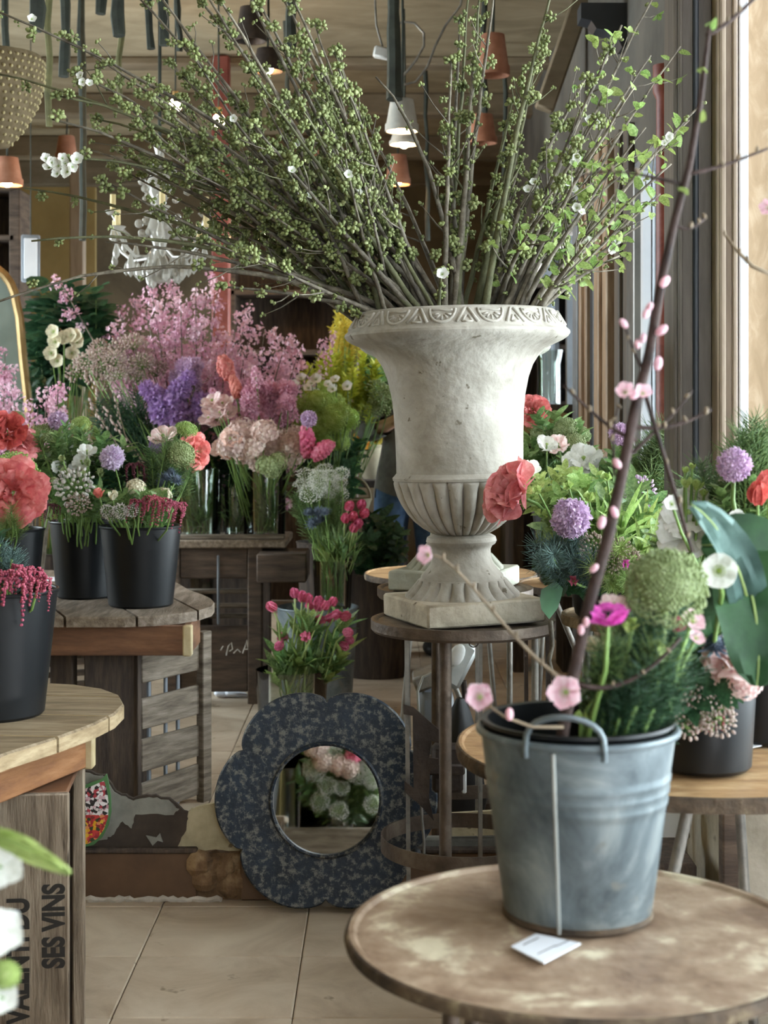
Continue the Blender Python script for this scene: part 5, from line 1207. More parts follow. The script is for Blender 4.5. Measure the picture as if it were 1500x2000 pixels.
for i in range(74):                                    # the dense left fan
    u = (i+.5)/74; ang = math.radians(17+51*u+R(-4, 5)); ln = R(330, 720)*(1.0 if u < .6 else .86)
    tx = 850-ln*math.cos(ang)*1.0; ty = 590-ln*math.sin(ang)*.98
    if ty < -60: ty = R(-60, 10)
    if ty > 520: ty = R(330, 500)
    D_ = UD+R(-.32, .5); bx = 740+135*u+R(-14, 14) if u > .35 else 700+170*R(0, 1)
    bx = 790+R(-70, 110)
    b0 = mouth(bx, R(-.1, .1)); mid = P((bx+tx)/2+R(-25, 25), (600+ty)/2+R(-6, 46)*math.cos(ang), (UD+D_)/2)
    rad0 = R(.0045, .0078)
    t, at = branch('cherry_branch', ('slim' if rad0 < .0058 else 'stout')+' budding cherry branch of the left fan, tip '+near(tx, ty), GL, b0, P(tx, ty, D_), mid, rad0, .0016, 'bark' if R(0, 1) < .75 else 'bark_green', int(ln/38), 'bud', R(.28, .45), 3)
    if R(0, 1) < .16: p, d, r = at(R(.6, .95)); blossom(t, p+Vector((0, -.012, 0))-t.location, R(.010, .014))
for tx, ty in ((255, -20), (302, -20), (372, -20), (398, -20), (420, -20), (482, -20), (545, -20), (505, 5), (575, 0)):
    D_ = UD+R(-.25, .25); bx = 820+R(-60, 60); b0 = mouth(bx, R(-.08, .08))
    branch('cherry_branch', 'long cherry branch leaving the top edge '+('far left above the chandelier' if tx < 320 else 'left of the dark lamp' if tx < 440 else 'at the dark lamp' if tx < 515 else 'right of the dazzling lamp'), GL, b0, P(tx, ty, D_), P((bx+tx)/2+R(10, 40), (600+ty)/2+R(10, 40), (UD+D_)/2), .0072, .0022, 'bark', 16, 'bud', .35, 3)
GM = 'upright cherry branches in the urn'
for bx, tx, ty in ((872, 915, -20), (880, 898, 40), (888, 938, -20), (893, 965, -20), (865, 880, 120), (900, 1000, 200), (930, 1052, 92), (938, 1078, -20), (925, 1040, 130), (905, 870, 250), (940, 1012, 330), (882, 925, 110)):
    D_ = UD+R(-.15, .3)
    branch('cherry_branch', 'upright budding cherry branch '+('leaving the top edge' if ty < 0 else 'ending high' if ty < 125 else 'ending halfway')+(' left of' if tx < 930 else ' right of')+' the urn axis', GM, mouth(bx, R(-.1, .1)), P(tx, ty, D_), None, R(.006, .0085), .002, 'bark' if R(0, 1) < .6 else 'bark_green', 15, 'bud', .22, 3)
GR = 'leafy branches leaning right from the urn'
for i, (bx, tx, ty) in enumerate(((985, 1145, 150), (1000, 1190, 100), (1010, 1215, 50), (1020, 1285, -25), (1030, 1330, 90), (1040, 1372, 200), (1030, 1345, 235), (1050, 1290, 378), (1040, 1250, 440), (1055, 1210, 500), (1005, 1165, 230), (1015, 1240, 170), (1025, 1260, 250), (1000, 1130, 300), (980, 1100, 350), (1045, 1310, 320), (1035, 1225, 330), (1060, 1180, 420), (1020, 1180, 300), (990, 1060, 420), (1050, 1150, 470), (970, 1090, 250), (1010, 1110, 440), (1028, 1140, 380), (1040, 1200, 380), (1000, 1200, 240), (1015, 1270, 110))):
    D_ = UD+R(-.25, .3); cher = i in (0, 1, 10, 13, 14, 21); bx = 940+(bx-970)*1.0+R(-10, 10)
    t, at = branch('leafy_branch' if not cher else 'cherry_branch', ('leafy plum branch leaning right, reaching '+('the top edge' if ty < 40 else 'high toward the corner post' if ty < 180 and tx > 1250 else 'high above the rim' if ty < 180 else 'halfway up toward the red post' if ty < 300 and tx > 1200 else 'halfway up' if ty < 310 else 'low and far right' if tx > 1190 else 'low above the urn rim')) if not cher else 'cherry branch leaning right among the leafy branches', GR, mouth(bx, R(-.1, .1)), P(tx, ty, D_), P((bx+tx)/2-R(0, 30), (600+ty)/2+R(-30, 20), (UD+D_)/2),
                   R(.0055, .0085), .0018, 'bark', 16 if cher else 7, 'bud' if cher else 'leaf', .3, 3 if cher else 5, True, 1 if cher else 8)
    if R(0, 1) < .3: 
        p, d, r = at(R(.4, .8))
        for q in range(3): blossom(t, p+Vector((R(-.015, .015), -.015, R(-.015, .015)))-t.location, R(.010, .014))
t, at = branch('cherry_branch', 'short cherry spur with one white blossom just above the urn rim', GM, mouth(850, -.1), P(862, 530, UD-.15), None, .005, .002, 'bark_green', 2, 'bud', .5, 0)
blossom(t, P(864, 536, UD-.17)-t.location, .016, (0, -1, .3))

# ------------------------------------------------------------------ big pink blossom cloud and the flowers round the sideboard
pc = []
for v in range(3):
    mb = MB()
    for d in fib(15+v, -.95, 1):
        M = Matrix.Translation(d*rr_(.006, .042)) @ toward((d+Vector((rr_(-.8, .8), rr_(-.8, .8), rr_(-.8, .8)))).normalized(), rr_(0, 6))
        for q in range(5): mb.petal(M @ rotZ(2*PI/5*q) @ rotX(.4), .0125, .0052, .2, .1, .6, 0, 2, 2, .2)
    pc.append(mb.mesh('blossom_cluster', 'pet_pink_cloud'))
def cloud_branch(label, group, base, tip, n, sc_=1.0, start=.35, meshes=pc):
    base, tip = Vector(base), Vector(tip); t = thing('blossom_branch', label, 'branch', base, group)
    mid = base.lerp(tip, .5)+Vector((R(-.06, .06), R(-.06, .06), R(0, .1))); pts = bez((base, mid, tip), 10)
    link('stem', MB().tube([p-base for p in pts], [.009-.0007*i for i in range(11)], 5).mesh('stem', 'bark'), t)
    for i in range(n):
        k = start+(1-start)*(i+R(0, 1))/n; k = min(k, .999)*10; j = int(k); p = pts[j].lerp(pts[j+1], k-j)+Vector((R(-.045, .045), R(-.045, .045), R(-.045, .045)))
        o = link('blossom_cluster', random.choice(meshes), t); o.location = p-base; s_ = R(.8, 1.25)*sc_; o.scale = (s_,)*3; o.rotation_euler = (R(0, 6), R(0, 6), R(0, 6)); o['kind'] = 'stuff'
G = 'branches of the big pink blossom cloud'
for i in range(46):
    u = (i+.5)/46; tx = 215+385*u+R(-12, 12); top = 545+(38 if u < .1 else 0)+90*max(0, u-.45)/.55*1.5; ty = top+R(0, 1)**1.3*150
    D_ = 7.3+R(-.3, .35)
    cloud_branch('pink blossom branch of the big cloud, tip '+('far left' if u < .18 else 'left of centre' if u < .4 else 'at the centre' if u < .6 else 'right of centre' if u < .82 else 'far right')+(', reaching high' if ty < top+45 else ', staying low'), G, V0+Vector((R(-.08, .08), R(-.08, .08), .1)), P(tx, ty, D_), 17, 1.0, .5)
for px, py, lb in ((115, 548, 'pink blossom sprig above the dark foliage at left'), (490, 585, 'pink blossom sprig crossing the dark shelf'), (640, 660, 'thin pink blossom sprig reaching toward the urn'), (430, 533, 'small pink sprig in front of the red-brown post')):
    cloud_branch(lb, None, V0+Vector((R(-.05, .05), 0, .6)), P(px, py, 7.4), 6, .9, .8)
for px, py, i in ((10, 690, 0), (22, 740, 1), (-5, 800, 2), (30, 790, 3), (8, 860, 4)):
    cloud_branch('dusky pink blossom branch at the left edge', 'dusky blossom branches at the left edge', PXZ(-10, .2, 6.3), P(px, py, 6.2), 14, .9, .75)
for px, py in ((75, 790), (95, 760), (115, 730), (120, 800), (60, 830)):
    cloud_branch('faded mauve blossom twig between the dark foliage and buckets', 'faded mauve twigs at left', PXZ(70, .4, 6.3), P(px, py, 6.3), 8, .75, .7)
# dark foliage column at left with white orchids
fol = bucket('tall_planter', 'tall dark planter behind the left flowers', 125, 0, 7.9, .2, .55, 'dark_wood')
fb = inside(fol, .4)
fill('spray_wide', 'leaf_dark', 34, 135, 650, 78, 92, 7.7, .3, 36, 52, fb, 'dark evergreen foliage spray at left behind the white orchids', 'dark foliage sprays at left', br=.1)
fill('spray', 'leaf_dark', 14, 80, 760, 28, 90, 7.6, .2, 34, 48, fb, 'long hanging dark frond beside the gilt mirror', 'hanging dark fronds at left', br=.1)
for i, (px, py) in enumerate(((105, 648), (100, 690), (112, 705), (125, 660), (138, 655), (150, 668), (140, 690), (108, 668), (148, 655))):
    fl('blossom', 'pet_cream', px, py, 7.2, 15, fb, 'cream orchid bloom against the dark foliage at left', 'cream orchids at left', (R(-.3, .3), -1, .1))
# beige limonium and grasses
fill('wax', 'pet_beige', 17, 228, 712, 82, 42, 7.0, .2, 20, 28, V1+Vector((-.05, 0, .1)), 'beige statice head left of the purple carnations', 'beige statice bunch')
fill('needles', 'leaf_dark', 18, 245, 840, 62, 60, 6.9, .15, 40, 60, V1+Vector((-.1, 0, .1)), 'dark needle foliage under the beige statice', 'needle foliage bunch')
fill('willow', 'pet_beige', 7, 205, 800, 45, 80, 6.8, .1, 40, 55, V1+Vector((-.1, 0, .05)), 'budded willow twig rising behind the further buckets', 'willow twigs', 'bark_twig')
# purple carnations, pinks and stocks
for px, py, s_ in ((330, 790, 26), (318, 805, 24), (345, 808, 26), (300, 770, 18), (392, 783, 17), (388, 806, 18), (352, 762, 20), (368, 740, 15), (288, 760, 15), (310, 780, 18)):
    fl('carnation', 'pet_purple', px, py, 6.8, s_, V1+Vector((0, 0, .05)), 'purple carnation above the left glass vase', 'purple carnations')
fill('carnation', 'pet_lilac', 6, 365, 735, 22, 28, 6.9, .1, 14, 18, V1+Vector((0, 0, .05)), 'lilac stock bloom above the purple carnations', 'lilac stock blooms')
fill('stock', 'pet_pink', 20, 490, 775, 92, 62, 6.85, .2, 15, 21, V3+Vector((0, 0, .05)), 'pink stock spike in front of the blossom cloud', 'pink stock spikes')
fill('carnation', 'pet_pink', 16, 500, 790, 80, 45, 6.75, .15, 13, 19, V3+Vector((0, 0, .05)), 'pink carnation among the stock spikes', 'pink carnations')
fill('lisianthus', 'pet_pink_pale', 7, 425, 800, 22, 30, 6.7, .1, 15, 20, V3+Vector((-.05, 0, .05)), 'pale pink lisianthus beside the purple carnations', 'pale pink lisianthus')
for px, py, s_, lb in ((440, 718, 26, 'coral plume arching over the pink stocks'), (462, 755, 24, 'lower coral plume among the pink stocks')):
    fl('plume', 'pet_coral', px, py, 6.7, s_, V3+Vector((0, 0, .05)), lb)
fill('hydrangea', 'pet_hydra', 13, 520, 870, 85, 34, 6.6, .12, 24, 32, V3+Vector((0, 0, .1)), 'peach hydrangea head above the right glass vase', 'peach hydrangea heads')
fill('lisianthus', 'pet_peach', 6, 452, 872, 22, 26, 6.55, .08, 15, 19, V3+Vector((-.06, 0, .1)), 'peach ruffled bloom at the left of the hydrangeas', 'peach ruffled blooms')
fill('hydrangea', 'pet_lime_soft', 3, 530, 908, 25, 12, 6.5, .05, 18, 22, V3+Vector((0, 0, .1)), 'pale green hydrangea head under the peach ones', 'pale green hydrangea heads')
fl('plume', 'pet_celosia', 603, 862, 6.5, 34, V3+Vector((.05, 0, .15)), 'hot pink celosia plume right of the peach hydrangeas'); fl('plume', 'pet_celosia', 628, 878, 6.45, 28, V3+Vector((.06, 0, .15)), 'lower hot pink celosia plume beside the green viburnum')
fl('scabiosa', 'pet_lilac', 603, 818, 6.4, 17, V3+Vector((.06, 0, .15)), 'lone lilac scabious in front of the green viburnum')
fill('spray', 'leaf_dark', 24, 440, 880, 130, 60, 7.0, .15, 34, 48, V1+Vector((.15, .1, .05)), 'dark leaf spray filling the vases on the sideboard', 'leaf sprays in the sideboard vases')
fill('blades', 'leaf_mid', 10, 385, 985, 28, 35, 6.75, .03, 26, 32, V1+Vector((0, 0, .02)), 'green blades inside the left glass vase', 'green stems in the left vase', br=.05)
fill('blades', 'leaf_mid', 10, 520, 985, 22, 30, 6.72, .03, 24, 30, V3+Vector((0, 0, .02)), 'green blades inside the right glass vase', 'green stems in the right vase', br=.05)
fill('blades', 'leaf_mid', 4, 462, 1005, 8, 15, 6.8, .02, 18, 22, V2+Vector((0, 0, .02)), 'green blades inside the narrow glass vase', 'green stems in the narrow vase', br=.02)
# green and yellow masses left of the urn
gp = bucket('tall_planter', 'tall dark planter under the green viburnum', 640, 0, 7.9, .16, .6, 'dark_wood'); gb_ = inside(gp, .45)
fill('umbel', 'pet_acid', 22, 628, 822, 55, 60, 7.4, .25, 20, 28, gb_, 'lime green viburnum ball left of the urn', 'lime viburnum balls')
fill('spray_fine', 'leaf_yellow', 30, 665, 745, 78, 52, 7.8, .3, 34, 48, gb_, 'olive yellow foliage spray left of the urn', 'olive foliage sprays')
fill('spray_fine', 'pet_yellow', 14, 672, 655, 30, 45, 8.0, .2, 26, 38, gb_, 'bright yellow flowering spray under the urn rim', 'yellow flowering sprays')
fill('spray', 'leaf_mid', 10, 735, 720, 25, 28, 7.9, .2, 28, 36, gb_, 'green leaf spray touching the urn body', 'green sprays beside the urn')
fill('blossom', 'pet_white', 10, 620, 752, 60, 18, 7.3, .1, 9, 13, gb_, 'tiny white flower over the lime viburnum', 'tiny white flowers')
fill('wax', 'pet_lime_soft', 7, 745, 780, 18, 32, 7.6, .1, 16, 24, gb_, 'pale green flower head beside the urn body', 'pale green heads beside the urn')
fill('spray', 'leaf_dark', 16, 640, 900, 70, 40, 7.7, .15, 36, 46, gb_, 'dark leaf spray below the lime viburnum', 'dark sprays below the viburnum')
for px, py, s_, m, lb in ((705, 862, 14, 'pet_orange', 'orange ranunculus left in the clay pot'), (722, 848, 12, 'pet_orange', 'orange ranunculus top in the clay pot'), (738, 856, 9, 'pet_yellow', 'small yellow ranunculus in the clay pot'), (725, 835, 10, 'pet_coral', 'small coral bloom above the clay pot')):
    fl('rose', m, px, py, 8.2, s_, inside(cp, .12), lb)
fill('spray', 'leaf_mid', 4, 730, 845, 22, 12, 8.3, .05, 16, 22, inside(cp, .12), 'leaf spray in the beige clay pot', 'leaf sprays in the clay pot')
# white ammi and pink alstroemeria on the tub
fill('lace', 'pet_white', 16, 630, 945, 48, 34, 6.45, .12, 16, 24, V4+Vector((0, 0, .05)), 'white lace flower head above the grey tub', 'white lace flowers')
fill('feather', 'leaf_mid', 16, 625, 985, 52, 45, 6.5, .12, 26, 36, V4+Vector((0, 0, .05)), 'feathery green frond among the lace flowers', 'feathery fronds on the tub')
fill('thistle', 'pet_thistle', 5, 618, 1005, 22, 20, 6.35, .05, 12, 16, V4+Vector((0, 0, .05)), 'dark blue sea holly head in the lace flowers', 'sea holly on the tub')
for i, (px, py) in enumerate(((683, 988), (706, 985), (690, 1008), (712, 1002), (675, 1012), (700, 1022), (692, 1030))):
    fl('tulip', 'pet_hot_pink', px, py, 6.3, 11, V4+Vector((.02, 0, .03)), 'pink alstroemeria bloom leaning out right of the lace flowers', 'pink alstroemeria blooms', (R(0, .6), -.6, .7), 'stem_pale')
fill('blades', 'leaf_mid', 9, 672, 1058, 26, 26, 6.35, .05, 22, 30, V4+Vector((.01, 0, .02)), 'fresh green leaf below the pink alstroemeria', 'alstroemeria leaves')
fill('blades', 'stem_pale', 10, 648, 1090, 18, 28, 6.38, .03, 20, 28, V4+Vector((0, 0, .02)), 'pale stem in the glass vase on the tub', 'pale stems in the tub vase', br=.03)
# drooping tulips on the floor
for i, (px, py) in enumerate(((530, 1185), (575, 1158), (590, 1165), (602, 1168), (605, 1182), (622, 1175), (636, 1182), (650, 1175), (626, 1210), (645, 1207), (657, 1200), (622, 1185), (675, 1203), (597, 1243), (552, 1245), (545, 1262), (682, 1250), (672, 1262), (617, 1290), (680, 1235))):
    d = Vector(((px-600)/90, -.7, (1230-py)/70)); fl('tulip', 'pet_tulip', px, py, 6.05+R(-.1, .06), R(10.5, 13), V5+Vector((R(-.05, .05), R(-.03, .03), .06)), 'pink tulip in the floor jar, '+('leftmost side' if px < 570 else 'middle' if px < 640 else 'right side')+(' on top' if py < 1195 else ' halfway down' if py < 1240 else ' drooping low'), 'pink tulips in the floor jar', d, 'stem_pale', sr=.004)
for i in range(26):
    px = 605+R(-75, 75); py = 1245+R(-50, 65); fl('broad_blades', 'leaf_mid' if i % 3 else 'leaf_fresh', px, py, 6.08+R(-.08, .05), R(28, 38), V5+Vector((R(-.04, .04), 0, .06)), 'broad tulip leaf in the floor jar, '+('left' if px < 575 else 'middle' if px < 635 else 'right')+(' upper' if py < 1230 else ' central' if py < 1275 else ' lower')+' part', 'tulip leaves in the floor jar')
fill('spray', 'leaf_dark', 26, 742, 1085, 42, 75, 7.3, .15, 30, 44, inside(B11, .4), 'dull dark leaf spray in the planter left of the urn', 'dark planter foliage', br=.08)

# ------------------------------------------------------------------ further plank table: flowers in the three black buckets
b2, b3, b4 = inside(B2, .1), inside(B3, .1), inside(B4, .1)
fl('peony', 'pet_coral', 25, 965, 4.5, 42, b4, 'big coral peony at the left edge above a black bucket', None, (.2, -1, -.15)); fl('umbel', 'pet_lime', 30, 925, 4.62, 46, b4, 'large lime umbel behind the big coral peony', None, (.25, -.7, .65))
fl('rose', 'pet_red', 14, 840, 4.75, 27, b4, 'red ranunculus at the left edge', None, (.1, -1, .25)); fl('peony', 'pet_coral_rose', 47, 856, 4.8, 24, b4, 'rose pink bloom beside the red ranunculus', None, (.4, -.5, .6))
fl('umbel', 'pet_lime_soft', 33, 815, 5.0, 16, b4, 'small green umbel behind the red ranunculus')
fl('umbel', 'pet_lime_soft', 88, 850, 5.0, 28, b3, 'soft green umbel left of the lilac scabious'); fl('scabiosa', 'pet_lilac', 114, 824, 5.0, 21, b3, 'round lilac scabious standing highest over the buckets', None, (0, -1, .5))
fl('umbel', 'pet_lime', 158, 832, 5.1, 21, b3, 'lime umbel right of the highest lilac scabious'); fl('scabiosa', 'pet_lilac_pale', 219, 894, 4.75, 25, b2, 'pale lilac scabious on a thin bent stem', None, (0, -1, .5))
fl('umbel', 'pet_lime_soft', 352, 888, 4.85, 30, b2, 'lime umbel beside the red bloom at the right of the buckets', None, (.3, -.6, .5)); fl('umbel', 'pet_lime', 362, 842, 4.95, 24, b2, 'flat lime umbel above the red bloom', None, (.1, -.35, .9))
fl('peony', 'pet_coral', 388, 880, 4.95, 24, b2, 'red bloom peeking from behind a lime umbel', None, (.8, -.6, .1)); fl('lisianthus', 'pet_pink_pale', 318, 851, 4.9, 22, b2, 'flat pale pink bloom left of the lime umbels', None, (-.1, -.5, .8)); fl('carnation', 'pet_purple', 306, 870, 4.95, 14, b2, 'small purple bloom under the pale pink one')
fill('lisianthus', 'pet_white', 7, 150, 895, 46, 34, 4.85, .1, 13, 18, b3, 'white bell bloom in the middle further bucket', 'white bells in the further buckets')
fill('bud', 'pet_lime_soft', 7, 150, 920, 55, 38, 4.75, .08, 9, 13, b3, 'greenish bud in the middle further bucket', 'greenish buds in the further buckets')
fl('wax', 'pet_grey_white', 146, 952, 4.7, 40, b3, 'speckled grey-white viburnum head over the bucket rim', None, (-.1, -.9, .6)); fl('wax', 'pet_beige', 155, 985, 4.66, 24, b3, 'brownish viburnum head drooping over the bucket rim')
fl('bud', 'pet_coral', 193, 966, 4.6, 15, b2, 'coral rosebud between the two front black buckets', None, (.1, -.6, .8)); fl('bud', 'pet_cream', 220, 970, 4.6, 14, b2, 'cream lisianthus bud beside the coral rosebud', None, (.1, -.3, .9))
fl('hydrangea', 'pet_cream', 265, 954, 4.7, 20, b2, 'cream flower cluster over the front bucket', None, (0, -.8, .6)); fl('hydrangea', 'pet_cream', 318, 968, 4.75, 18, b2, 'second cream cluster half behind the wine berries')
for px, py, s_, lb in ((275, 992, 22, 'wine red berry head at the left of the front bucket'), (305, 985, 24, 'wine red berry head in the middle of the front bucket'), (340, 995, 26, 'wine red berry head hanging over the front bucket right rim')): fl('berries', 'pet_berry', px, py-14, 4.58, s_*1.35, b2, lb, None, (.2, -.2, 1))
fl('berries', 'pet_wine', 268, 905, 4.85, 30, b2, 'dark wine berry head behind the pale lilac scabious', None, (0, -.1, 1)); fl('berries', 'pet_wine', 98, 985, 4.75, 24, b4, 'dark wine berry head between two black buckets', None, (0, -.1, 1))
fill('spray', 'leaf_mid', 26, 140, 905, 120, 52, 4.95, .1, 34, 48, b3, 'green leaf spray filling the further buckets', 'leaf sprays in the further buckets')
fill('spray_fine', 'leaf_mid', 16, 130, 880, 90, 40, 4.9, .1, 30, 44, b3, 'fine green spray between the white bells', 'fine sprays in the further buckets')
fill('spray', 'leaf_dark', 22, 240, 940, 115, 48, 4.9, .08, 32, 44, b2, 'dark leaf spray in the front further bucket', 'dark sprays in the further buckets')
fill('feather', 'leaf_mid', 12, 330, 905, 55, 40, 4.9, .08, 28, 38, b2, 'feathery green frond under the lime umbels', 'feathery fronds under the lime umbels')
fill('feather', 'leaf_fresh', 8, 15, 1020, 28, 30, 4.5, .05, 24, 32, b4, 'wispy green fennel hanging over the left black bucket', 'wispy fennel at the left edge')
fill('thistle', 'pet_thistle', 4, 330, 935, 24, 16, 4.8, .05, 13, 17, b2, 'dark sea holly behind the wine berries', 'sea holly in the further buckets')
fill('spray', 'leaf_mid', 12, 150, 968, 50, 20, 4.78, .05, 24, 32, b3, 'short leaf spray just above the rim of the middle bucket', 'short sprays in the middle bucket')
fill('spray', 'leaf_mid', 14, 272, 985, 60, 18, 4.66, .05, 24, 32, b2, 'short leaf spray just above the rim of the front bucket', 'short sprays in the front bucket')
fill('wax', 'pet_grey_white', 5, 230, 1000, 34, 8, 4.6, .04, 12, 17, b2, 'tiny greyish flower tuft along the front bucket rim', 'tiny tufts in the front bucket')
# near left bucket
b1 = inside(B1, .1)
for px, py, s_, lb in ((18, 1135, 40, 'crimson berry spray at the left edge over the near bucket'), (52, 1122, 38, 'crimson berry spray drooping over the near bucket rim'), (78, 1140, 26, 'crimson berry strand nearest the bucket rim')):
    fl('berries', 'pet_berry', px, py-8, 2.93, s_*1.45, b1, lb, None, (.2, -.35, 1))
fill('needles', 'leaf_blue', 7, 12, 1100, 24, 22, 3.0, .04, 34, 44, b1, 'grey-green spiky foliage above the crimson berries', 'spiky foliage in the near bucket')
fl('spray', 'leaf_dark', 0, 1060, 3.05, 40, b1, 'dark leaf spray at the left edge above the near bucket')

# ------------------------------------------------------------------ right side: flowers beside the urn
b6, b7, b8, b5 = inside(B6, .04), inside(B7, .08), inside(B8, .08), inside(B5, .05)
def petal_rose(px, py, D, spx, base, label, m, face):
    """large rose whose petals are separate parts"""
    H = P(px, py, D); s_ = spx/F*D; q = Vector(face).normalized().to_track_quat('Z', 'Y'); t = thing('rose', label, 'flower', H, None, q)
    o = 0
    for n, r, tl, L in ((3, .1, .04, .75), (4, .2, .08, .88), (5, .32, .15, .95), (5, .42, .3, .98), (5, .46, .62, .95)):
        o += .7
        for i in range(n):
            mb = MB(); mb.petal(rotZ(2*PI*i/n+o) @ Matrix.Translation((0, r, -.45)) @ rotX(PI/2-tl), L*1.05*R(.92, 1.06), .72 if r > .15 else .42, -.5, -.25-.3*tl, 1.5, .025, 6, 7, .3, .5)
            p = link('petal', mb.mesh('petal', m), t); p.scale = (s_,)*3
    inv = q.inverted(); base = Vector(base)
    mb = MB()
    for i in range(5): leaf(mb, Matrix.Translation((0, 0, -.5)) @ rotZ(2*PI*i/5) @ rotX(-.5), .75, .12)
    p = link('calyx', mb.mesh('calyx', 'stem_green'), t); p.scale = (s_,)*3
    mb = MB(); mb.tube([inv @ (v-H) for v in (H-(q @ Vector((0, 0, 1)))*s_*.4, H-(q @ Vector((0, 0, 1)))*s_*1.6, H.lerp(base, .6)+Vector((0, 0, .03)), base)], .0042, 8); link('stem', mb.mesh('stem', 'stem_green'), t)
    return t
petal_rose(992, 958, 3.22, 48, b6, 'salmon pink rose leaning in front of the urn bowl', 'pet_coral_rose', (-.75, -.45, .35))
fl('bud', 'pet_white', 1038, 918, 3.25, 22, b6, 'white half-open bloom just behind the salmon rose', None, (.3, -.3, .8))
fl('allium', 'pet_lilac', 1115, 1012, 3.1, 42, b6, 'frilly lilac scabious below the salmon rose', None, (-.3, -.8, .25))
fill('spray', 'leaf_fresh', 16, 1105, 960, 80, 42, 3.35, .1, 30, 42, b6, 'bright green leaf spray behind the lilac scabious', 'bright sprays beside the urn')
fill('spray', 'leaf_mid', 24, 1185, 1020, 120, 70, 3.35, .12, 40, 58, b6, 'mid green leaf spray in the bucket beside the urn', 'green sprays in the bucket beside the urn')
fill('bud', 'pet_lime', 11, 1150, 985, 110, 60, 3.2, .1, 11, 16, b6, 'yellow-green bud among leaves beside the urn', 'yellow-green buds beside the urn')
fill('blades', 'leaf_fresh', 10, 1220, 1040, 80, 55, 3.2, .1, 42, 60, b6, 'long green blade leaning in the bucket beside the urn', 'green blades beside the urn')
fill('needles', 'leaf_blue', 11, 1110, 1090, 62, 38, 3.15, .1, 40, 56, b6, 'silvery spiky foliage below the lilac scabious', 'silvery foliage beside the urn')
fill('spray_wide', 'leaf_dark', 8, 1120, 1105, 60, 35, 3.3, .08, 34, 44, b6, 'broad dark leaf hanging over the bucket beside the urn', 'broad dark leaves beside the urn')
fill('wax', 'pet_beige', 7, 1185, 1090, 50, 35, 3.2, .08, 22, 30, b6, 'pinkish beige flower head low beside the urn', 'pinkish beige heads beside the urn')
fill('feather', 'leaf_fresh', 9, 1215, 1110, 55, 45, 3.15, .08, 36, 46, b6, 'fine green feathery frond low beside the urn', 'feathery fronds beside the urn')
fill('umbel', 'pet_lime_soft', 3, 1075, 1040, 20, 15, 3.3, .05, 16, 22, b6, 'mossy green umbel near the urn stem', 'mossy umbels near the urn stem')
fl('bud', 'pet_magenta', 1222, 1102, 3.1, 12, b6, 'small magenta bud low among the feathery fronds'); fl('bud', 'pet_berry', 1120, 1135, 3.15, 14, b6, 'dark magenta bud under the silvery foliage')
lfb = P(1085, 1135, 3.2); lv = thing('bay_leaf', 'single large dark leaf hanging beside the stone plinth', 'leaf', lfb); mb = MB(); leaf(mb, Matrix.Translation(lfb) @ rotZ(.5) @ rotX(-1.2), .085, .028, .2, -.1); part('blade', mb, 'leaf_dark', lv, fix=False)
mb = MB(); mb.tube([lfb, lfb+Vector((.03, .05, .02)), b6+Vector((-.06, 0, .06))], .002, 5); part('stalk', mb, 'stem_green', lv)
# further flowers behind, right of the urn
b9, b10 = inside(B9, .08), inside(B10, .08)
fl('peony', 'pet_coral', 1040, 796, 4.9, 22, b9, 'coral bloom peeking out right of the urn body', None, (-.1, -.8, .5))
fill('spray', 'leaf_mid', 20, 1085, 880, 62, 60, 4.8, .12, 36, 48, b9, 'green leaf spray behind the urn at right', 'leaf sprays behind the urn at right')
fill('umbel', 'pet_lime_soft', 8, 1095, 860, 45, 35, 4.75, .1, 18, 26, b9, 'soft green umbel behind the urn at right', 'soft umbels behind the urn at right')
for px, py, s_ in ((1140, 895, 28), (1158, 912, 26), (1140, 925, 26), (1068, 868, 18), (1120, 905, 20), (1125, 940, 20)): fl('lisianthus', 'pet_white', px, py, 4.5, s_, b9, 'white ruffled lisianthus right of the urn', 'white lisianthus right of the urn')
fl('lisianthus', 'pet_pink_pale', 1090, 868, 4.55, 18, b9, 'blush lisianthus beside the white ones'); fl('scabiosa', 'pet_lilac', 1210, 848, 4.4, 22, b10, 'lilac scabious beside the golden post'); fl('wax', 'pet_lilac_pale', 1250, 960, 4.3, 34, b10, 'pale mauve flower head behind the thick branch')
fill('feather', 'leaf_mid', 16, 1285, 905, 32, 70, 4.5, .08, 40, 56, b10, 'feathery green bush in front of the red post', 'feathery greens by the red post')
fill('spray', 'leaf_mid', 12, 1210, 930, 50, 45, 4.5, .1, 34, 44, b10, 'green spray below the lilac scabious by the post', 'green sprays by the posts')
# near the corner post and at the right edge
for px, py, s_, lb in ((1345, 1000, 44, 'large white lisianthus in front of the corner post'), (1335, 1040, 46, 'larger white lisianthus just below the first'), (1372, 1030, 36, 'white lisianthus partly behind the blue-green leaf')): fl('lisianthus', 'pet_white', px, py, 2.62, s_, b7, lb, None, (-.3, -.9, .35))
for px, py, s_ in ((1340, 945, 15), (1362, 950, 16), (1338, 920, 10), (1352, 912, 9), (1362, 1005, 14), (1375, 965, 11)): fl('bud', 'pet_lime', px, py, 2.6, s_, b7, 'yellow-green lisianthus bud above the large white blooms', 'lisianthus buds by the corner post', (R(-.3, .3), -.3, 1))
fill('spray', 'leaf_mid', 16, 1360, 1075, 80, 55, 2.75, .08, 46, 62, b7, 'green leaf spray in the bucket by the corner post', 'leaf sprays by the corner post')
fill('feather', 'leaf_mid', 12, 1380, 980, 55, 55, 2.7, .08, 44, 58, b7, 'wispy frond behind the white lisianthus', 'wispy fronds by the corner post')
fl('allium', 'pet_lilac', 1434, 908, 2.4, 36, b8, 'round lilac allium on a tall green stem at the right', None, (0, -1, .35), sr=.004)
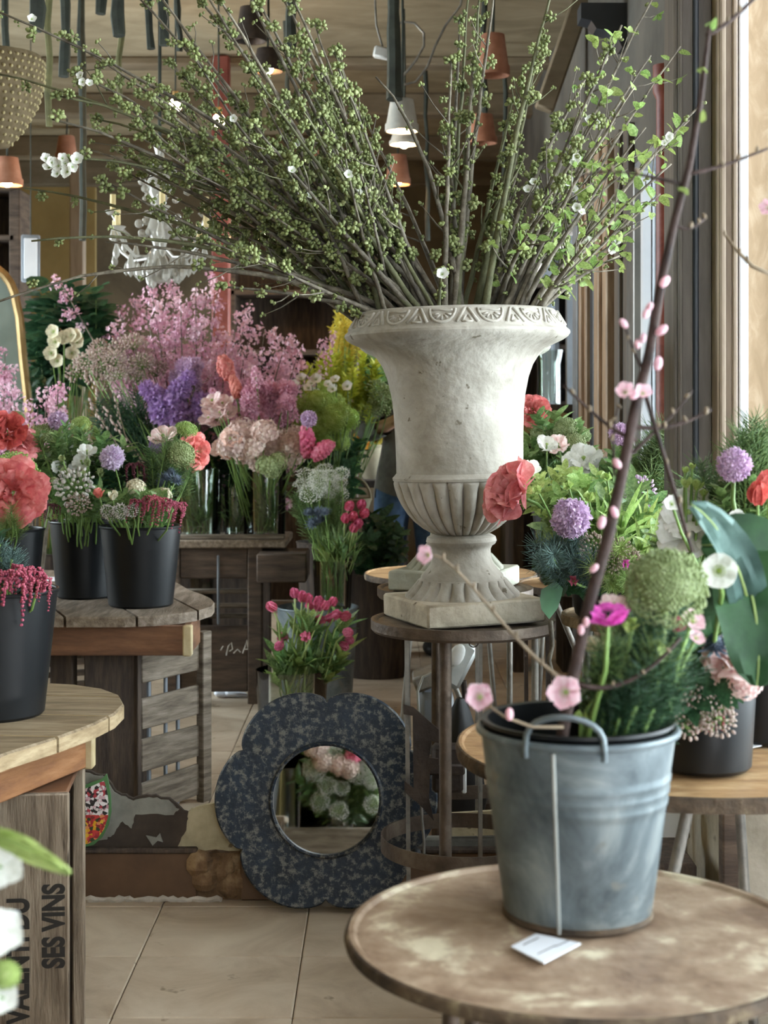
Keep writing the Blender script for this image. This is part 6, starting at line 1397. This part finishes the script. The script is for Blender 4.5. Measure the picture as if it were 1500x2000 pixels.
fill('feather', 'leaf_mid', 22, 1475, 905, 42, 60, 2.6, .08, 52, 70, b8, 'feathery green frond at the right edge', 'feathery fronds at the right edge')
fl('tulip', 'pet_red', 1480, 962, 2.35, 24, b8, 'dark pink tulip at the right edge', None, (-.1, -.5, .8)); fl('tulip', 'pet_coral', 1500, 945, 2.4, 28, b8, 'coral bloom cut by the right edge', None, (-.2, -.5, .8))
for px, py in ((1430, 1030), (1450, 1020), (1465, 1032), (1440, 1012), (1480, 1036), (1458, 1042), (1312, 985)): fl('blossom', 'pet_white', px, py, 2.35, 17, b8, 'small white blossom below the lilac allium', 'small white blossoms at right', (R(-.3, .3), -1, .5))
fill('spray', 'leaf_mid', 18, 1450, 1000, 55, 55, 2.6, .08, 48, 62, b8, 'green leaf spray under the lilac allium', 'leaf sprays under the allium')

# ------------------------------------------------------------------ foreground bouquet over the zinc bucket and the black bucket behind it
zb0 = Vector((ZX, ZD, ZB+.05))
def zbase(dx=.02): return zb0+Vector((dx+R(-.03, .03), R(-.03, .04), 0))
fl('umbel_big', 'pet_lime_soft', 1302, 1148, 1.68, 80, zbase(.03), 'big soft green ball flower in the foreground bouquet', None, (-.15, -.6, .8), 'stem_pale', sr=.006)
fl('anemone', 'pet_magenta', 1188, 1200, 1.62, 36, zbase(0), 'magenta anemone beside the thick branch', None, (-.15, -.2, 1), 'stem_green'); fl('lisianthus', 'pet_pink_pale', 1200, 1180, 1.7, 24, zbase(0), 'pale petalled bloom behind the magenta anemone', None, (.1, -.4, 1))
def petal_hellebore(px, py, D, spx, base, label, m, face):
    H = P(px, py, D); s_ = spx/F*D; q = Vector(face).normalized().to_track_quat('Z', 'Y'); t = thing('hellebore', label, 'flower', H, None, q)
    for i in range(5):
        mb = MB(); mb.petal(rotZ(2*PI*i/5) @ rotX(.25), 1.0, .62, .35, .2, 1.3, .02, 6, 6, .3); p = link('petal', mb.mesh('petal', m), t); p.scale = (s_,)*3
    p = link('stamens', g_center(18, .3, .35).mesh('stamens', 'pet_acid'), t); p.scale = (s_,)*3; p['kind'] = 'stuff'
    inv = q.inverted(); link('stem', MB().tube([inv @ (v-H) for v in (H, H+Vector((.01, .03, -.03)), H.lerp(Vector(base), .5), Vector(base))], .003, 6).mesh('stem', 'stem_green'), t)
petal_hellebore(1404, 1115, 1.75, 38, b5, 'white hellebore facing out at the right foreground', 'pet_white', (-.15, -1, .1))
fl('blossom', 'pet_blossom_pink', 1352, 1215, 1.72, 26, zbase(.05), 'small pink blossom below the big green ball'); fl('blossom', 'pet_blossom_pink', 1358, 1248, 1.74, 20, zbase(.05), 'smaller pink blossom further below the green ball')
fl('bud', 'pet_berry', 1322, 1225, 1.76, 22, zbase(.05), 'crimson bud beside the small pink blossom'); fl('berries', 'pet_wine', 1268, 1225, 1.74, 26, zbase(.03), 'wine red berries under the green ball')
fl('rose', 'pet_pink_pale', 1432, 1275, 1.96, 42, b5, 'blush rose at right above the black bucket', None, (-.1, -.6, .5)); fl('rose', 'pet_peach', 1408, 1300, 1.98, 28, b5, 'cream and peach bloom left of the blush rose', None, (-.3, -1, .2)); fl('hydrangea', 'pet_pink_pale', 1455, 1335, 1.96, 34, b5, 'dusty pink flower cluster at the right edge of the bouquet')
fl('thistle', 'pet_thistle', 1395, 1255, 1.95, 40, b5, 'dark steel blue sea holly in the right bouquet', None, (0, -.6, .8)); fl('bud', 'pet_cream', 1425, 1190, 1.9, 22, b5, 'cream bud under the white hellebore', None, (.5, -.2, .6))
fill('wax', 'pet_beige', 9, 1362, 1375, 52, 45, 2.06, .06, 30, 42, b5, 'pinkish beige flower cluster drooping over the black bucket', 'beige clusters over the black bucket'); fl('berries', 'pet_berry', 1395, 1395, 2.1, 28, b5, 'crimson berries hanging on the black bucket', None, (0, -.3, 1))
fl('berries', 'pet_berry', 1208, 1405, 1.66, 26, zbase(.0), 'crimson berries just inside the zinc bucket rim', None, (0, 0, 1))
fill('needles', 'leaf_dark', 28, 1250, 1325, 88, 75, 1.74, .1, 66, 90, zb0+Vector((.04, .05, .02)), 'dark needle sprig filling the foreground bouquet', 'needle sprigs in the foreground bouquet')
fill('needles', 'leaf_dark', 9, 1235, 1385, 62, 25, 1.66, .03, 50, 66, zb0, 'low dark needle sprig just above the zinc bucket rim', 'low needle sprigs in the zinc bucket')
fill('spray', 'leaf_dark', 26, 1345, 1300, 105, 80, 2.08, .1, 56, 76, b5, 'dark leaf spray over the black bucket', 'dark sprays over the black bucket')
fill('feather', 'leaf_mid', 14, 1235, 1290, 75, 65, 1.7, .06, 56, 74, zb0, 'fresh feathery frond in the foreground bouquet', 'fresh fronds in the foreground bouquet')
for px, py, s_, a in ((1235, 1220, 40, 0), (1215, 1330, 34, 1), (1290, 1268, 44, 2), (1175, 1345, 30, 3), (1135, 1405, 34, 4), (1268, 1318, 36, 5)):
    fl('bud', 'pet_lime', px, py, 1.66, s_*.55, zbase(0), 'yellow-green young leaf bud in the foreground bouquet', 'young leaf buds in the foreground bouquet', (R(-1, 1), -.4, R(0, 1)))
fl('bud', 'pet_cream', 1163, 1270, 1.72, 30, zbase(-.02), 'cream bud behind the thick branch below the anemone', None, (0, -.2, 1))
# big cabbage-like leaves at the right foreground
def big_leaf(pts, W, label, m, D0):
    pts = [P(*p) for p in pts]; c = bez(pts, 12); t = thing('broad_leaf', label, 'leaf', c[0]); mb = MB(); vs = []; fs = []; nu = 6
    for i, p in enumerate(c):
        tg = (c[min(i+1, 12)]-c[max(i-1, 0)]).normalized(); sd = tg.cross(Vector((0, -1, .25))).normalized(); up = sd.cross(tg); k = i/12; w_ = W*math.sqrt(max(0.02, 1-(2*(k**.8)-1)**2))
        for j in range(nu+1): u = 2*j/nu-1; vs.append(p+sd*u*w_+up*(abs(u)*w_*.35+.004*math.sin(u*7+i)))
    for i in range(12):
        for j in range(nu): a = i*(nu+1)+j; fs.append((a, a+1, a+nu+2, a+nu+1))
    mb.add(vs, fs); part('blade', mb, m, t, fix=False); part('midrib', MB().tube(c, [.0022-.00012*i for i in range(13)], 6), 'stem_pale', t)
big_leaf([(1470, 1290, 1.9), (1480, 1190, 1.84), (1430, 1030, 1.76), (1350, 985, 1.7)], .026, 'grey-green curled broad leaf arching at the right foreground', 'cabbage_leaf', 1.8)
big_leaf([(1440, 1080, 1.86), (1475, 1150, 1.82), (1490, 1260, 1.8), (1478, 1340, 1.8)], .05, 'large fresh green broad leaf hanging at the right edge', 'leaf_big', 1.8)
big_leaf([(1500, 1180, 1.92), (1490, 1090, 1.86), (1440, 1060, 1.84), (1370, 1065, 1.86)], .05, 'dark broad leaf behind the white hellebore', 'leaf_big', 1.9)
big_leaf([(1380, 1250, 1.95), (1370, 1200, 1.9), (1355, 1170, 1.88), (1360, 1120, 1.86)], .04, 'dark green leaf behind the big green ball', 'leaf_big', 1.9)
# thick dark peach branch
pb0 = Vector((ZX-.04, ZD-.03, ZB+.04))
tb = thing('peach_branch', 'thick dark peach branch with pink buds rising from the zinc bucket', 'branch', pb0)
main = [pb0]+[P(x, y, 1.62) for x, y in ((1100, 1420), (1118, 1330), (1150, 1180), (1185, 1060), (1212, 940), (1240, 800), (1268, 690), (1290, 560), (1318, 430), (1345, 330), (1368, 200), (1380, 100), (1386, 50))]
mw = [.0068, .0068, .0068, .0066, .0066, .0062, .006, .0056, .005, .0046, .004, .0032, .0026, .002]
link('stem', MB().tube([p-pb0 for p in main], mw, 10).mesh('stem', 'bark_purple'), tb)
def twig(pts, r0, r1, m='bark_purple', D=1.62):
    p = bez([P(x, y, D+i*.004) for i, (x, y) in enumerate(pts)], 8); link('twig', MB().tube([q-pb0 for q in p], [r0+(r1-r0)*i/8*R(.95, 1.05) for i in range(9)], 7).mesh('twig', m), tb); return p
bud_pk = MB().ball((0, 0, 0), 1, 8, 6, (.8, .8, 1.3)).mesh('flower_bud', 'pet_blossom_pink'); bud_br = MB().ball((0, 0, 0), 1, 8, 6, (.7, .7, 1.4)).mesh('leaf_bud', 'bark_twig')
def budat(p, s_, me, nm): o = link(nm, me, tb); o.location = Vector(p)-pb0; o.scale = (s_,)*3; o.rotation_euler = (R(-.8, .8), R(-.8, .8), R(0, 6))
tws = [twig([(1245, 860), (1200, 850), (1150, 800), (1100, 752)], .0026, .0012), twig([(1222, 830), (1300, 850), (1350, 820), (1390, 800)], .0028, .0013), twig([(1235, 885), (1290, 830), (1320, 810), (1352, 762)], .0022, .001),
       twig([(1262, 740), (1240, 690), (1228, 660), (1218, 630)], .002, .001), twig([(1262, 775), (1300, 900), (1330, 1000), (1352, 1080)], .0026, .0022), twig([(1320, 440), (1350, 460), (1370, 430), (1378, 425)], .002, .0012),
       twig([(1345, 340), (1400, 330), (1450, 310), (1500, 290)], .0024, .0014), twig([(1380, 70), (1420, 50), (1450, 20), (1480, -10)], .0026, .002), twig([(1200, 930), (1195, 860), (1200, 810), (1210, 790)], .0018, .001),
       twig([(1126, 1335), (1190, 1360), (1260, 1330), (1330, 1245)], .003, .0018), twig([(1335, 360), (1250, 340), (1180, 320), (1120, 350)], .002, .001)]
for tw in tws:
    for q in tw[3::2]: budat(q+Vector((R(-.003, .003), -.002, .003)), R(.0024, .0036), bud_br, 'leaf_bud')
for x, y in ((1298, 550), (1262, 612), (1292, 645), (1268, 600), (1245, 672), (1256, 660), (1285, 710), (1218, 632), (1240, 770), (1220, 768), (1255, 768), (1200, 1000), (1175, 1020), (1160, 1110), (1145, 1215), (1135, 1230), (1205, 905)): budat(P(x, y, 1.61), R(.0042, .0062), bud_pk, 'flower_bud')
for x, y, s_ in ((1222, 768, .012), (1255, 770, .011)): blossom(tb, P(x, y, 1.6)-pb0, s_, (R(-.5, .5), -.5, .4), True)
for x, y in ((1378, 52), (1392, 60), (1370, 240), (1382, 140), (1345, 380)): o = link('leaf', leaf_me, tb); o.location = P(x, y, 1.615)-pb0; o.scale = (.014,)*3; o.rotation_euler = (R(0, 1.5), R(-1, 1), R(0, 6))
# slim twig with pale blossom reaching left in front of the plinth
tp0 = P(1110, 1330, 1.62); ts = thing('blossom_twig', 'slim bare twig tipped with one pale pink blossom before the urn foot', 'branch', tp0)
pts = bez([P(*q, 1.62) for q in ((1112, 1335), (1030, 1290), (960, 1190), (905, 1120), (868, 1080), (842, 1085))], 14)
link('stem', MB().tube([p-tp0 for p in pts], [.0024-.0001*i for i in range(15)], 7).mesh('stem', 'bark_twig'), ts)
blossom(ts, P(838, 1084, 1.61)-tp0, .0125, (-.7, -.7, .1), True)
for i, p in enumerate(pts[2:13:2]): o = link('leaf_bud', bud_br, ts); o.location = p-tp0+Vector((.002, -.001, .002)); o.scale = (.0022, .0022, .0028)
ts2 = thing('blossom_twig', 'drooping twig with pink blossoms in front of the zinc bucket rim', 'branch', P(1100, 1420, 1.6))
q0 = Vector(ts2.location); link('stem', MB().tube([Vector((0, 0, 0)), P(1040, 1420, 1.59)-q0, P(985, 1400, 1.58)-q0, P(950, 1375, 1.58)-q0], [.002, .0018, .0015, .0012], 6).mesh('stem', 'bark_twig'), ts2)
blossom(ts2, P(938, 1362, 1.57)-q0, .017, (-.2, -1, .3), True); blossom(ts2, P(1106, 1352, 1.57)-q0, .021, (-.3, -1, .2), True)
o = link('flower_bud', bud_pk, ts2); o.location = P(995, 1395, 1.575)-q0; o.scale = (.0052,)*3
tr = thing('blossom_twig', 'dark twig entering from the right edge beside the window', 'branch', P(1505, 535, 1.9)); q0 = Vector(tr.location)
link('stem', MB().tube([P(*q, 1.9)-q0 for q in ((1505, 535), (1470, 520), (1440, 490), (1414, 455))], [.003, .0027, .0022, .0016], 7).mesh('stem', 'bark_twig'), tr)
for x, y in ((1445, 490), (1460, 505), (1415, 456)): o = link('leaf_bud', bud_br, tr); o.location = P(x, y, 1.898)-q0; o.scale = (.0028,)*3
blossom(tr, P(1502, 405, 1.9)-q0, .012, (-.8, -.6, 0), True); link('twig', MB().tube([Vector((0, 0, 0)), P(1512, 470, 1.9)-q0, P(1503, 405, 1.9)-q0], [.002, .0016, .001], 6).mesh('twig', 'bark_twig'), tr)
tq = thing('bare_twig', 'dark knobbly twig hanging at the right side of the iron stand', 'branch', P(1075, 1215, 3.4)); q0 = Vector(tq.location)
link('stem', MB().tube([P(*q, 3.4)-q0 for q in ((1075, 1212), (1079, 1260), (1072, 1290), (1082, 1330), (1078, 1380))], [.006, .005, .0055, .005, .004], 6).mesh('stem', 'bark'), tq)

# ------------------------------------------------------------------ very near white flowers at the lower left
nb_ = Vector((-.52, 1.2, .45))
def near_white(px, py, spx, face, label): 
    H = P(px, py, 1.22); s_ = spx/F*1.22; q = Vector(face).normalized().to_track_quat('Z', 'Y'); t = thing('white_bloom', label, 'flower', H, None, q)
    for i in range(5):
        mb = MB(); mb.petal(rotZ(2*PI*i/5+.3) @ rotX(.5), 1.15, .5, .4, .1, 1.2, .05, 5, 6, .1); p = link('petal', mb.mesh('petal', 'pet_white'), t); p.scale = (s_,)*3
    inv = q.inverted(); link('stem', MB().tube([inv @ (v-H) for v in (H, H+Vector((-.03, .01, -.04)), nb_)], .003, 6).mesh('stem', 'stem_green'), t)
near_white(2, 1690, 46, (.3, -.8, .2), 'blurred white bloom at the left edge in front of the crate'); near_white(-8, 1820, 50, (.5, -.7, .3), 'lower blurred white bloom at the left edge'); near_white(5, 1945, 32, (.3, -.8, .1), 'lowest small white bloom at the left edge')
fl('umbel', 'pet_lime', 10, 1905, 1.22, 30, nb_, 'blurred green bud head at the lower left edge', None, (.3, -.6, .6))
big_leaf([(-30, 1625, 1.22), (30, 1640, 1.21), (80, 1675, 1.2), (138, 1706, 1.2)], .0085, 'long pale green leaf blade crossing in front of the crate', 'leaf_fresh', 1.2)
bucket('flower_bucket', 'dark bucket just outside the lower left corner', 0, .3, 1.2, .09, .2, X=-.53)
pd = thing('low_stool', 'low wooden stool outside the lower left corner', 'stool', (-.53, 1.2, 0))
part('seat', MB().box((-.53, 1.2, .285), (.24, .24, .028), ch=.005), 'old_wood', pd)
for dx in (-.09, .09):
    for dy in (-.09, .09): part('leg', MB().box((-.53+dx, 1.2+dy, .136), (.03, .03, .272)), 'old_wood', pd)

# bouquet on a low crate beside the viewer, seen in the scalloped mirror
mk = thing('low_crate', 'low grey crate with a bouquet, reflected in the scalloped mirror', 'crate', (-.3, .62, 0))
part('body', MB().box((-.3, .62, .13), (.5, .32, .26), ch=.005), 'grey_wood', mk)
mv = Vector((-.2, .66, .262)); mt_ = thing('glass_vase', 'glass vase of white flowers reflected in the scalloped mirror', 'vase', mv)
part('glass', MB().lathe([(0, .263), (.06, .263), (.075, .46), (.071, .46), (.056, .272), (0, .272)], 28, (mv.x, mv.y, 0)), 'glass', mt_)
mj = Vector((-.44, .66, .262)); mt2 = thing('glass_vase', 'empty glass cylinder reflected in the scalloped mirror', 'vase', mj)
part('glass', MB().lathe([(0, .263), (.055, .263), (.055, .52), (.051, .52), (.051, .272), (0, .272)], 28, (mj.x, mj.y, 0)), 'glass', mt2)
def mfl(kind, m, x, z, s_, label, group=None, y=.75):
    D = y; px = CX+x/D*F; py = HZ+(CH-z)/D*F; fl(kind, m, px, py, D, s_/D*F, mv+Vector((0, 0, .05)), label, group, (x-mv.x, .9, .3))
for i in range(16): mfl('lace', 'pet_white', -.2+R(-.14, .16), .42+R(-.1, .18), R(.035, .05), 'white lace flower reflected in the scalloped mirror', 'reflected white flowers')
for i in range(6): mfl('hydrangea', 'pet_hydra', -.24+R(-.1, .1), .57+R(-.06, .06), .05, 'peach hydrangea reflected in the scalloped mirror', 'reflected hydrangeas')
mfl('plume', 'pet_celosia', -.13, .6, .07, 'hot pink plume reflected in the scalloped mirror')
for i in range(26): mfl('spray', 'leaf_mid', -.22+R(-.2, .2), .46+R(-.12, .26), .09, 'leaf spray reflected in the scalloped mirror', 'reflected leaf sprays', .68)
for i in range(14): mfl('feather', 'leaf_mid', -.2+R(-.16, .16), .42+R(-.1, .16), .08, 'feathery frond reflected in the scalloped mirror', 'reflected fronds', .7)
